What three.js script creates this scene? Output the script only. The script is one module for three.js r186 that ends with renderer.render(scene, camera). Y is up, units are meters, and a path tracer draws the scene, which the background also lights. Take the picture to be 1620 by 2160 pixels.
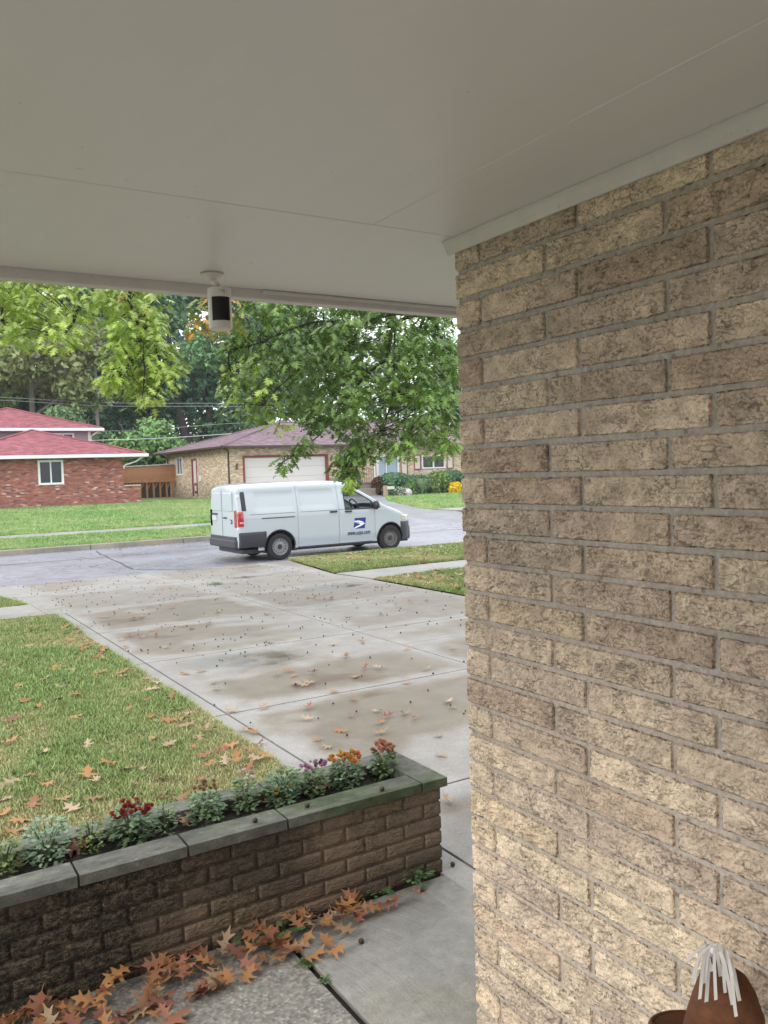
import * as THREE from 'three';
import { mergeGeometries, mergeVertices, toCreasedNormals } from 'three/addons/utils/BufferGeometryUtils.js';
import { RoundedBoxGeometry } from 'three/addons/geometries/RoundedBoxGeometry.js';
import { FontLoader } from 'three/addons/loaders/FontLoader.js';
import { TextGeometry } from 'three/addons/geometries/TextGeometry.js';

// ---------------------------------------------------------------- camera, sky, sun, exposure
const D2R = Math.PI / 180, EYE = 1.85, FPX = 1770;
const scene = new THREE.Scene();
const camera = new THREE.PerspectiveCamera(2 * Math.atan(1080 / FPX) / D2R, 0.75, 0.05, 900);
camera.rotation.order = 'YXZ';
camera.position.set(0, EYE, 0);
camera.rotation.set(-2.75 * D2R, -31.6 * D2R, -1.9 * D2R);
camera.updateMatrixWorld(true);
const renderer = new THREE.WebGLRenderer({ antialias: true });
renderer.toneMapping = THREE.LinearToneMapping;
renderer.toneMappingExposure = 1.9;
renderer.shadowMap.enabled = true;

function rng(seed) { let a = seed >>> 0; return () => { a = (a + 0x6D2B79F5) | 0; let t = Math.imul(a ^ (a >>> 15), 1 | a); t = (t + Math.imul(t ^ (t >>> 7), 61 | t)) ^ t; return ((t ^ (t >>> 14)) >>> 0) / 4294967296; }; }
const PERM = new Float32Array(65536); { const r = rng(7); for (let i = 0; i < 65536; i++) PERM[i] = r(); }
const hsh = (x, y) => PERM[((x & 255) + ((y & 255) << 8))];
function N2(x, y) {
  const xi = Math.floor(x), yi = Math.floor(y); let u = x - xi, v = y - yi; u = u * u * (3 - 2 * u); v = v * v * (3 - 2 * v);
  const a = hsh(xi, yi), b = hsh(xi + 1, yi), c = hsh(xi, yi + 1), d = hsh(xi + 1, yi + 1);
  return a + (b - a) * u + (c - a) * v + (a - b - c + d) * u * v;
}
function fbm(x, y, o = 4) { let s = 0, a = .5, t = 0; for (let i = 0; i < o; i++) { s += a * N2(x, y); t += a; a *= .5; x = x * 2.03 + 17.3; y = y * 2.03 + 9.1; } return s / t; }
const clamp = (v, a = 0, b = 1) => v < a ? a : v > b ? b : v;
const sstep = (a, b, x) => { const t = clamp((x - a) / (b - a)); return t * t * (3 - 2 * t); };
const lerp = (a, b, t) => a + (b - a) * t;
const mixc = (a, b, t) => [lerp(a[0], b[0], t), lerp(a[1], b[1], t), lerp(a[2], b[2], t)];

// overcast sky: an even white deck of cloud, somewhat brighter overhead
{
  const W = 256, H = 128, d = new Float32Array(W * H * 4);
  for (let j = 0; j < H; j++) for (let i = 0; i < W; i++) {
    const el = Math.sin(((j + .5) / H - .5) * Math.PI), k = (j * W + i) * 4, ang = i / W * Math.PI * 2;
    const n = fbm(3 + 2.2 * Math.cos(ang), 5 + 2.2 * Math.sin(ang) + el * 3, 4) - .5;
    const L = (el > 0 ? 1.0 + .15 * el : .5) * (1 + .16 * n);
    d[k] = L * .98; d[k + 1] = L * 1.0; d[k + 2] = L * 1.06; d[k + 3] = 1;
  }
  const t = new THREE.DataTexture(d, W, H, THREE.RGBAFormat, THREE.FloatType);
  t.mapping = THREE.EquirectangularReflectionMapping; t.magFilter = t.minFilter = THREE.LinearFilter; t.needsUpdate = true;
  scene.background = t; scene.environment = t; scene.backgroundIntensity = scene.environmentIntensity = 1.0;
}
const sun = new THREE.DirectionalLight(0xfffaf2, .75);
sun.position.set(-52, 30, -6); sun.castShadow = true; sun.shadow.radius = 30;
sun.shadow.mapSize.set(2048, 2048);
Object.assign(sun.shadow.camera, { left: -45, right: 45, top: 60, bottom: -40, near: 1, far: 160 });
scene.add(sun); sun.target.position.set(8, 0, -22); scene.add(sun.target);

// ---------------------------------------------------------------- helpers
// a photo pixel gives a direction; the distance comes from a height, a wall plane or a depth
const _v = new THREE.Vector3();
function ray(px, py) { return new THREE.Vector3((px - 810) / FPX, -(py - 1080) / FPX, -1).applyEuler(camera.rotation); }
const atY = (px, py, y) => { const r = ray(px, py); return r.multiplyScalar((y - EYE) / r.y).add(camera.position); };
const atZ = (px, py, z) => { const r = ray(px, py); return r.multiplyScalar(z / r.z).add(camera.position); };
const atD = (px, py, d) => ray(px, py).multiplyScalar(d).add(camera.position);

const taken = {};
function numbered(n) { const k = taken[n] = (taken[n] ?? -1) + 1; return k ? n + '_' + String(k).padStart(3, '0') : n; }
function tag(o, label, category, group, kind) { if (label) o.userData.label = label; if (category) o.userData.category = category; if (group) o.userData.group = group; if (kind) o.userData.kind = kind; return o; }
function mesh(name, geo, mat, parent) {
  const m = new THREE.Mesh(geo, mat); m.castShadow = m.receiveShadow = true;
  m.name = parent && parent !== scene ? name : numbered(name); (parent ?? scene).add(m); return m;
}
function thing(name, label, category, pos = [0, 0, 0], group) {
  const g = new THREE.Group(); g.name = numbered(name); g.position.set(...pos); scene.add(g); return tag(g, label, category, group);
}
function struct(name, geo, mat, parent, label) { const m = mesh(name, geo, mat, parent); if (!parent) tag(m, label, null, null, 'structure'); return m; }
function copy(o, label, group) { const c = o.clone(); c.name = numbered(o.name.replace(/_\d{3}$/, '')); c.userData = { ...o.userData }; if (label) c.userData.label = label; if (group) c.userData.group = group; scene.add(c); return c; }

function tex(w, h, fn, { srgb = true, rx = 1, ry = 1, wrap = true } = {}) {
  const d = new Uint8Array(w * h * 4);
  for (let j = 0; j < h; j++) for (let i = 0; i < w; i++) { const c = fn(i / w, j / h, i, j), k = (j * w + i) * 4; if (typeof c === 'number') { d[k] = d[k + 1] = d[k + 2] = clamp(c) * 255; } else { d[k] = clamp(c[0]) * 255; d[k + 1] = clamp(c[1]) * 255; d[k + 2] = clamp(c[2]) * 255; } d[k + 3] = 255; }
  const t = new THREE.DataTexture(d, w, h); t.magFilter = THREE.LinearFilter; t.minFilter = THREE.LinearMipmapLinearFilter; t.generateMipmaps = true;
  t.wrapS = t.wrapT = wrap ? THREE.RepeatWrapping : THREE.ClampToEdgeWrapping; t.repeat.set(rx, ry); if (srgb) t.colorSpace = THREE.SRGBColorSpace; t.needsUpdate = true; return t;
}
const S = (o) => new THREE.MeshStandardMaterial({ roughness: .8, ...o });
const rgb = (r, g, b) => new THREE.Color().setRGB(r, g, b);
function box(x0, x1, y0, y1, z0, z1) { const g = new THREE.BoxGeometry(x1 - x0, y1 - y0, z1 - z0); g.translate((x0 + x1) / 2, (y0 + y1) / 2, (z0 + z1) / 2); return g; }
function rbox(x0, x1, y0, y1, z0, z1, r = .01, s = 2) { const g = new RoundedBoxGeometry(x1 - x0, y1 - y0, z1 - z0, s, r); g.translate((x0 + x1) / 2, (y0 + y1) / 2, (z0 + z1) / 2); return g; }
function merge(a) { return mergeGeometries(a.map(g => { const q = g.index ? g.toNonIndexed() : g; for (const k of Object.keys(q.attributes)) if (!['position', 'normal', 'uv'].includes(k)) q.deleteAttribute(k); if (!q.attributes.uv) q.setAttribute('uv', new THREE.BufferAttribute(new Float32Array(q.attributes.position.count * 2), 2)); return q; })); }
// uv = world metres, by the way each face points
function metricUV(g, s = 1, ox = 0, oy = 0) {
  if (g.index) g = g.toNonIndexed(); const p = g.attributes.position, uv = new Float32Array(p.count * 2), a = new THREE.Vector3(), b = new THREE.Vector3(), c = new THREE.Vector3();
  for (let i = 0; i < p.count; i += 3) {
    a.fromBufferAttribute(p, i); b.fromBufferAttribute(p, i + 1); c.fromBufferAttribute(p, i + 2); const n = b.clone().sub(a).cross(c.clone().sub(a)); const X = Math.abs(n.x), Y = Math.abs(n.y), Z = Math.abs(n.z);
    for (const [k, q] of [[0, a], [1, b], [2, c]]) { let u, v; if (Y >= X && Y >= Z) { u = q.x; v = q.z; } else if (X > Z) { u = q.z; v = q.y; } else { u = q.x; v = q.y; } uv[(i + k) * 2] = u * s + ox; uv[(i + k) * 2 + 1] = v * s + oy; }
  }
  g.setAttribute('uv', new THREE.BufferAttribute(uv, 2)); return g;
}
function tube(pts, r0, r1, seg = 12, rad = 6) {
  const cur = new THREE.CatmullRomCurve3(pts.map(p => p.isVector3 ? p : new THREE.Vector3(...p))); const g = new THREE.TubeGeometry(cur, seg, 1, rad);
  const p = g.attributes.position, fr = cur.getSpacedPoints(seg);
  for (let i = 0; i <= seg; i++) { const c = cur.getPointAt(i / seg), r = lerp(r0, r1, i / seg); for (let j = 0; j <= rad; j++) { const k = i * (rad + 1) + j; _v.fromBufferAttribute(p, k).sub(c).multiplyScalar(r).add(c); p.setXYZ(k, _v.x, _v.y, _v.z); } }
  return g;
}
function instanced(name, geo, mat, mats, cols, parent) {
  const m = new THREE.InstancedMesh(geo, mat, mats.length); m.castShadow = m.receiveShadow = true;
  mats.forEach((q, i) => m.setMatrixAt(i, q)); if (cols) cols.forEach((c, i) => m.setColorAt(i, c));
  m.name = parent ? name : numbered(name); (parent ?? scene).add(m); m.userData.kind = 'stuff'; return m;
}
const M4 = (x, y, z, q, s) => new THREE.Matrix4().compose(new THREE.Vector3(x, y, z), q, s.isVector3 ? s : new THREE.Vector3(s, s, s));
const E = new THREE.Euler(), quat = (x, y, z, o = 'YXZ') => new THREE.Quaternion().setFromEuler(new THREE.Euler(x, y, z, o));

// ground heights: flat yard, drive falling to the street, far yards rising to the houses
const GY = [[40, 0], [-12.4, 0], [-17.5, -.1], [-17.6, -.16], [-25.6, -.16], [-25.75, -.05], [-28.7, .1], [-30.3, .12], [-43, .66], [-60, .75], [-400, .8]];
function gy(z) { for (let i = 1; i < GY.length; i++) if (z >= GY[i][0]) { const [a, ya] = GY[i - 1], [b, yb] = GY[i]; return lerp(ya, yb, (a - z) / (a - b)); } return .8; }
// a sheet that follows the ground: x between two edges (functions of z), lift above gy
function sheet(xa, xb, z0, z1, lift, nx = 8, nz = 24, bump = 0) {
  const f = v => typeof v === 'function' ? v : () => v, A = f(xa), B = f(xb), pos = [], uv = [], idx = [];
  for (let j = 0; j <= nz; j++) for (let i = 0; i <= nx; i++) { const z = lerp(z0, z1, j / nz), x = lerp(A(z), B(z), i / nx); const e = Math.min(i, nx - i, j, nz - j) > 0 ? 1 : 0; pos.push(x, gy(z) + lift + e * bump * (fbm(x * .6, z * .6, 3) - .5), z); uv.push(x, z); }
  for (let j = 0; j < nz; j++) for (let i = 0; i < nx; i++) { const a = j * (nx + 1) + i, b = a + 1, c = a + nx + 1, d = c + 1; if (z1 < z0) idx.push(a, b, c, b, d, c); else idx.push(a, c, b, b, c, d); }
  const g = new THREE.BufferGeometry(); g.setAttribute('position', new THREE.Float32BufferAttribute(pos, 3)); g.setAttribute('uv', new THREE.Float32BufferAttribute(uv, 2)); g.setIndex(idx); g.computeVertexNormals(); return g;
}

// ---------------------------------------------------------------- ground, lawns, street, paving
const lawnTex = (seed, base, dry, lush) => tex(1024, 1024, (u, v, i, j) => {
  const x = u * 16, y = v * 16, a = fbm(x * .55 + seed, y * .55, 4), b = fbm(x * 3 + seed, y * 3 + 4, 3), c = hsh(i * 3 + seed, j * 7) * .6 + hsh(i >> 1, (j >> 1) + seed) * .4;
  let k = mixc(base, dry, sstep(.46, .72, a) * .8 + .25 * (b - .5)); k = mixc(k, lush, sstep(.52, .3, a) * .7); const g = .62 + .76 * c * (0.7 + .6 * b); return [k[0] * g, k[1] * g, k[2] * g];
}, { rx: 1 / 16, ry: 1 / 16 });
const lawnNear = S({ map: lawnTex(3, [.45, .49, .3], [.56, .53, .37], [.38, .46, .25]), roughness: 1 });
const lawnFar = S({ map: lawnTex(31, [.46, .54, .33], [.56, .58, .4], [.4, .5, .29]), roughness: 1, bumpMap: null });
const earth = S({ color: rgb(.09, .075, .05), roughness: 1 });
struct('ground', sheet(-160, 160, 40, -400, -.25, 6, 120), earth, null, 'bare earth under the yards');
const apL = z => z > -13.65 ? 2.12 : lerp(2.05, 1.55, (-13.65 - z) / 3.9), apR = z => z > -13.9 ? 7.36 : lerp(7.38, 8.15, (-13.9 - z) / 3.65);
struct('lawn', sheet(-60, 2.145, -3.56, -12.28, .012, 120, 60, .03), lawnNear, null, 'leaf-strewn front lawn behind the flower planter');
struct('lawn', sheet(7.37, 70, 1, -12.42, .012, 90, 40, .03), lawnNear, null, 'leaf-strewn lawn strip on the far side of the driveway');
struct('tree_lawn', sheet(-60, z => apL(z) - .01, -13.68, -17.5, .012, 100, 24, .02), lawnNear, null, 'grass strip between the near sidewalk and the street');
struct('tree_lawn', sheet(z => apR(z) + .02, 70, -13.84, -17.5, .02, 100, 24, .02), lawnNear, null, 'grass strip with fallen leaves beside the parked van');
struct('tree_lawn', sheet(-80, 15.55, -25.76, -28.68, .01, 90, 12, .02), lawnFar, null, 'grass strip along the far kerb of the street');
struct('tree_lawn', sheet(22, 120, -25.76, -28.68, .01, 60, 12, .02), lawnFar, null, 'grass strip along the far kerb beyond the neighbour\'s drive');
struct('lawn', sheet(-80, 120, -30.32, -70, .01, 120, 60, .05), lawnFar, null, 'green lawn in front of the two houses across the street');

// street
const aspMap = tex(1024, 1024, (u, v, i, j) => {
  const x = u * 12, y = v * 12, g = hsh(i * 5, j * 3), a = fbm(x * .8, y * .8, 4), b = fbm(x * 5, y * 5, 3);
  let k = .6 + .13 * (a - .5) + .1 * (b - .5) + .13 * (g - .5);
  const cr = Math.abs(fbm(x * .7 + 40, y * .7, 3) - .5); if (cr < .004) k *= .6;
  return [k * .92, k * .925, k * .985];
}, { rx: 1 / 12, ry: 1 / 12 });
const aspRough = tex(512, 512, (u, v) => .14 + .24 * fbm(u * 12, v * 12, 4) + .08 * fbm(u * 90, v * 90, 2), { srgb: false, rx: 1 / 12, ry: 1 / 12 });
const asphalt = S({ map: aspMap, roughnessMap: aspRough, roughness: 1, bumpMap: tex(512, 512, (u, v, i, j) => hsh(i, j), { srgb: false, rx: 1 / 2, ry: 1 / 2 }), bumpScale: .002 });
const street = struct('street', sheet(-160, 160, -17.6, -25.64, -.03, 60, 20), asphalt, null, 'damp grey asphalt street');
{ // tar-filled cracks in the asphalt
  const tar = S({ color: rgb(.018, .018, .02), roughness: .35 });
  const strip = pts => { const pos = [], idx = [], w = .02; pts.forEach(([x, z], i) => { const [a, b] = pts[Math.max(0, i - 1)], [c, d] = pts[Math.min(pts.length - 1, i + 1)], l = Math.hypot(c - a, d - b), nx = -(d - b) / l * w, nz = (c - a) / l * w; pos.push(x + nx, -.186, z + nz, x - nx, -.186, z - nz); if (i) { const k = i * 2; idx.push(k - 2, k - 1, k, k - 1, k + 1, k); } }); const g = new THREE.BufferGeometry(); g.setAttribute('position', new THREE.Float32BufferAttribute(pos, 3)); g.setIndex(idx); g.computeVertexNormals(); return g; };
  const line = (x0, z0, x1, z1, n, s) => Array.from({ length: n }, (_, i) => [lerp(x0, x1, i / (n - 1)) + .12 * (N2(i * .7, s) - .5), lerp(z0, z1, i / (n - 1)) + .14 * (N2(i * .6 + 9, s) - .5)]);
  struct('tar_seam', strip(line(-20, -23.1, 30, -22.9, 90, 3)), tar, street); struct('tar_seam', strip(line(5.6, -25.3, 5.1, -19.2, 14, 8)), tar, street); struct('tar_seam', strip(line(5.1, -19.2, 6.2, -18.1, 6, 11)), tar, street);
}
// concrete
const concMap = (seed, tone, contrast = 1) => tex(1024, 1024, (u, v, i, j) => {
  const x = u * 4, y = v * 4, a = fbm(x * 1.1 + seed, y * 1.1, 4), b = fbm(x * 9 + seed, y * 9, 3), g = hsh(i * 3 + seed, j * 5), g2 = hsh((i >> 1) + 9, (j >> 1) + seed);
  let k = 1 + contrast * (.28 * (a - .5) + .14 * (b - .5) + .12 * (g - .5) + .12 * (g2 - .5)); if (g2 > .985) k *= .72;
  const warm = (fbm(x * .9 + 50, y * .9 + seed, 3) - .5) * .1; return [tone[0] * k * (1 + warm), tone[1] * k, tone[2] * k * (1 - warm)];
}, { rx: .25, ry: .25 });
const concBump = tex(512, 512, (u, v, i, j) => .5 * hsh(i, j) + .5 * fbm(u * 60, v * 60, 3), { srgb: false, rx: .5, ry: .5 });
const kerbMat = S({ map: concMap(5, [.55, .53, .49]), roughness: .85, bumpMap: concBump, bumpScale: .003 });
const walkMat = S({ map: concMap(9, [.55, .54, .515]), roughness: .55, bumpMap: concBump, bumpScale: .002 });
function kerb(z0, z1, xs, label) {
  const g = thing('kerb', label, 'kerb', [0, 0, 0]); g.userData.kind = 'structure'; delete g.userData.category;
  for (const [a, b] of xs) { const q = rbox(a + .006, b - .006, -.34, gy(z1) + .045, Math.min(z0, z1), Math.max(z0, z1), .03, 3); mesh('kerb_stone', metricUV(q), kerbMat, g); }
}
const spans = (a, b, l) => { const o = []; for (let x = a; x < b; x += l) o.push([x, Math.min(x + l, b)]); return o; };
kerb(-17.66, -17.5, spans(8.2, 50, 3.05), 'concrete kerb beside the van'); kerb(-17.66, -17.5, spans(-40, 1.5, 3.05), 'concrete kerb left of the driveway apron');
kerb(-25.6, -25.77, [...spans(-24, -1.2, 3.4), [-1.2, 2.6], [2.6, 5.55], [5.55, 8.35], ...spans(8.35, 15.2, 3.42), ...spans(25, 60, 3.05)], 'concrete kerb across the street');
{
  const sw = (name, z0, z1, xs, lift, label, mat = walkMat) => { const g = thing(name, label, null); g.userData.kind = 'structure'; for (const [a, b] of xs) { const q = rbox(a + .004, b - .004, -.1, lift, Math.min(z0, z1), Math.max(z0, z1), .008, 2); const p = q.attributes.position; for (let i = 0; i < p.count; i++) p.setY(i, p.getY(i) + gy(p.getZ(i))); mesh('paving_slab', metricUV(q), mat, g); } };
  sw('sidewalk', -28.7, -30.3, spans(-25, 16, 1.52), .02, 'concrete sidewalk across the street');
  sw('sidewalk', -28.7, -30.3, spans(21.3, 50, 1.52), .02, 'concrete sidewalk beyond the neighbour\'s drive');
  sw('sidewalk', -12.3, -13.66, spans(-12.96, 2.1, 1.5), .035, 'near sidewalk ending at the left edge of the driveway');
  sw('sidewalk', -12.45, -13.82, spans(7.4, 30, 1.5), .012, 'near sidewalk running behind the brick wall');
}
// neighbour's drive
const ndR = z => z > -31 ? lerp(21.9, 20.9, sstep(-25.7, -28, z)) : z > -35.7 ? lerp(20.9, 22.2, (-31 - z) / 4.7) : lerp(22.2, 24.6, (-35.7 - z) / 4.2);
const ndG = sheet(z => lerp(15.6, 16.6, sstep(-25.7, -30, z)), ndR, -25.62, -41.5, .025, 12, 60); { const p = ndG.attributes.position; for (let i = 0; i < p.count; i++) { const t = clamp((-25.62 - p.getZ(i)) / 1.6); p.setY(i, lerp(-.186, p.getY(i), t)); } ndG.computeVertexNormals(); }
struct('neighbour_driveway', ndG, S({ map: concMap(15, [.52, .52, .53]), roughness: .6 }), null, 'grey driveway leading to the white garage door');

// own driveway: cast slabs with damp, browned middles and dry pale rims
const DX = [2.155, 2.305, 4.775, 7.34], DZ = [-3.975, -6.18, -8.43, -10.47, -12.45];
const drvStain = (x, z) => {
  const zs = [-1.6, -3.975, -6.18, -8.43, -10.47, -12.45, -15.1, -17.7], xs = x < 4.775 ? [2.305, 4.775] : [4.775, 7.34]; let j = 0; while (j < zs.length - 2 && z < zs[j + 1]) j++;
  const zb = x > 4.775 && j === 2 ? (z > -7.5 ? [zs[2], -7.5] : [-7.5, zs[3]]) : [zs[j], zs[j + 1]];
  const e = Math.min(Math.abs(x - xs[0]), Math.abs(x - xs[1]), Math.abs(z - zb[0]), Math.abs(z - zb[1])) + .28 * (fbm(x * 2.2, z * 2.2, 4) - .5);
  const n = fbm(x * .7 + 3, z * .9 + 8, 4); return clamp(sstep(.04, .3, e + .14 * (fbm(x * 3.1 + 11, z * 3.1, 4) - .5)) * clamp(.1 + 1.5 * sstep(.28, .66, n + .2 * (fbm(x * 4, z * 4, 3) - .5))) * (x < 2.3 ? .1 : 1)) * (z < -12.45 ? .5 : 1);
};
const pud = (x, z) => { let m = 0; for (const [cx, cz, rx, rz] of [[3.0, -8.0, .75, .36], [3.3, -7.75, .5, .25], [6.3, -12.0, .7, .28], [5.9, -14.8, .5, .4], [3.9, -10.1, .4, .2]]) { const d = Math.hypot((x - cx) / rx, (z - cz) / rz) + .7 * (fbm(x * 2 + 7, z * 3, 3) - .5); m = Math.max(m, sstep(1.1, .5, d)); } return m; };
const drvUV = (x, z) => [(x - 1.5) / 7, (z + 18.2) / 17];
const drvMap = tex(1024, 2048, (u, v, i, j) => {
  const x = 1.5 + u * 7, z = -18.2 + v * 17, st = drvStain(x, z), g = hsh(i * 3, j * 5), b = fbm(x * 6, z * 6, 4), c = fbm(x * 1.3 + 30, z * 1.6, 4);
  let k = mixc([.58, .57, .55], [.46, .425, .37], st * 1.0); const rust = sstep(.6, .78, fbm(x * 1.8 + 70, z * 2.4, 4)) * st; k = mixc(k, [.36, .28, .21], rust * .6);
  const m = sstep(.6, .85, c); k = mixc(k, [.46, .45, .36], m * .35); const q = 1 + .16 * (b - .5) + .13 * (g - .5); const w = 1 - .1 * pud(x, z);
  return [k[0] * q * w, k[1] * q * w, k[2] * q * w];
}, { wrap: false });
const drvRough = tex(512, 1024, (u, v) => { const x = 1.5 + u * 7, z = -18.2 + v * 17; return clamp(.72 - .25 * drvStain(x, z) - .36 * pud(x, z) + .12 * (fbm(x * 7, z * 7, 3) - .5), .1, 1); }, { srgb: false, wrap: false });
const drvMat = S({ map: drvMap, roughnessMap: drvRough, roughness: 1 });
function drvGeo(x0, x1, z0, z1, fx) {
  const q = mergeVertices(new THREE.BoxGeometry(x1 - x0, .16, z0 - z1, 8, 1, 10)); q.translate((x0 + x1) / 2, -.08, (z0 + z1) / 2); const p = q.attributes.position, g0 = q.toNonIndexed(), pp = g0.attributes.position, uv = [];
  for (let i = 0; i < pp.count; i++) { let x = pp.getX(i); const z = pp.getZ(i), y = pp.getY(i); if (fx) x = fx(x, z); pp.setXYZ(i, x, y + gy(z) + .002 * 0, z); uv.push(...drvUV(x, z)); }
  g0.setAttribute('uv', new THREE.Float32BufferAttribute(uv, 2)); g0.computeVertexNormals(); return g0;
}
const driveway = thing('driveway', 'stained concrete driveway with leaves and acorns', null); driveway.userData.kind = 'structure';
{
  const gp = .009, zz = [-1.62, ...DZ];
  for (let j = 0; j < zz.length - 1; j++) {
    for (let i = 0; i < 3; i++) {
      if (i === 2 && j === 2) { mesh('concrete_slab', drvGeo(DX[2] + gp, DX[3], zz[2] - gp, -7.5 + gp / 2), drvMat, driveway); mesh('concrete_slab', drvGeo(DX[2] + gp, DX[3], -7.5 - gp / 2, zz[3] + gp), drvMat, driveway); continue; }
      mesh('concrete_slab', drvGeo(DX[i] + (i ? gp : 0), DX[i + 1] - gp, zz[j] - gp, zz[j + 1] + gp), drvMat, driveway);
    }
  }
  const ap = (x, z) => { const t = (x - 2.155) / (7.34 - 2.155); return lerp(apL(z), apR(z), t); };
  for (const [za, zb] of [[-12.45, -15.1], [-15.1, -17.62]]) for (const [xa, xb] of [[2.155, 4.775], [4.775, 7.34]]) mesh('apron_slab', drvGeo(xa + gp / 2, xb - gp / 2, za - gp, zb + gp, ap), drvMat, driveway);
  mesh('joint_filler', box(2.2, 7.3, -.2, -.03, -12.4, -1.7), S({ color: rgb(.03, .028, .025), roughness: 1 }), driveway);
}
// walk between porch and planter
const walk = thing('front_walk', 'concrete front walk between the porch and the brick planter', null); walk.userData.kind = 'structure';
{
  const aggr = S({ map: tex(1024, 1024, (u, v, i, j) => { const x = u * 2, y = v * 2, a = fbm(x * 2, y * 2, 4), b = N2(x * 110, y * 110), c = N2(x * 60 + 5, y * 60); let k = .47 + .14 * (a - .5) + .16 * (b - .5) + .12 * (c - .5) + .08 * (hsh(i, j) - .5); const p = sstep(.82, .92, b); return [k + p * .1, k * .975 + p * .095, k * .9 + p * .08]; }, { rx: .5, ry: .5 }), roughness: .8, bumpMap: tex(1024, 1024, (u, v) => N2(u * 220, v * 220) * .6 + N2(u * 110, v * 110) * .4, { srgb: false, rx: .5, ry: .5 }), bumpScale: .003 });
  const swirl = S({ map: tex(1024, 1024, (u, v, i, j) => { const x = u * 2, y = v * 2, a = fbm(x * 1.6 + 9, y * 1.6, 4), g = hsh(i, j * 3), r = Math.hypot(x - .6, y - 1.5) + .06 * fbm(x * 2, y * 2, 3), s = 2 * (N2(r * 150, 3 + 2 * fbm(x * 3, y * 3, 2)) - .5); let k = .5 + .2 * (a - .5) + .12 * (g - .5) + .012 * s * sstep(.3, .6, fbm(x * 2 + 5, y * 2, 2)) + .1 * (fbm(x * 30, y * 30, 3) - .5); const m = sstep(.56, .75, fbm(x * 1.2 + 20, y * 1.2, 4)); return [k, k * .985 - .005 * m, k * .93 - .03 * m]; }, { rx: .5, ry: .5 }), roughness: .75, bumpMap: tex(1024, 1024, (u, v, i, j) => { const x = u * 2, y = v * 2, r = Math.hypot(x - .6, y - 1.5) + .06 * fbm(x * 2, y * 2, 3); return .5 + .5 * (N2(r * 150, 3 + 2 * fbm(x * 3, y * 3, 2)) - .5) + .3 * (hsh(i, j) - .5); }, { srgb: false, rx: .5, ry: .5 }), bumpScale: .003 });
  const slab = (x0, x1, z0, z1, m) => mesh('paving_slab', metricUV(rbox(x0, x1, -.14, 0, z1, z0, .006, 2)), m, walk);
  slab(-1.2, 1.317, -1.3, -3.12, aggr); slab(-4.4, -1.215, -1.3, -3.12, aggr); slab(1.345, 2.158, -1.62, -3.085, swirl);
  mesh('joint_soil', box(-4.3, 2.32, -.16, -.02, -3.09, -1.4), S({ color: rgb(.02, .018, .014), roughness: 1 }), walk);
}

// ---------------------------------------------------------------- near house: porch ceiling, brick wall, porch slab
const CY = 2.385;
const ceilMat = S({ map: tex(1024, 1024, (u, v, i, j) => { const x = u * 3, y = v * 3, a = fbm(x * 1.1, y * 1.1, 4), b = fbm(x * 26, y * 4, 3), s = fbm(x * 14 + 9, y * 14, 3); let k = .9 + .04 * (a - .5) + .012 * (b - .5); const sp = N2(x * 90, y * 90); if (sp > .985 && s > .56) k *= .8; return [k * .99, k * .99, k * .99]; }, { rx: 1 / 3, ry: 1 / 3 }), roughness: .42, bumpMap: tex(512, 512, (u, v) => fbm(u * 40, v * 8, 4), { srgb: false, rx: 1 / 1.2, ry: 1 / 1.2 }), bumpScale: .0005 });
const trimMat = S({ map: tex(512, 512, (u, v, i, j) => { const k = .8 + .06 * (fbm(u * 20, v * 20, 4) - .5); const d = N2(u * 190, v * 190) > .97 ? .85 : 1; return [k * 1.03 * d, k * 1.02 * d, k * d]; }, { rx: 1, ry: 1 }), roughness: .45 });
const porchRoof = thing('porch_ceiling', 'off-white painted porch ceiling boards with a white fascia', 'ceiling');
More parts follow.
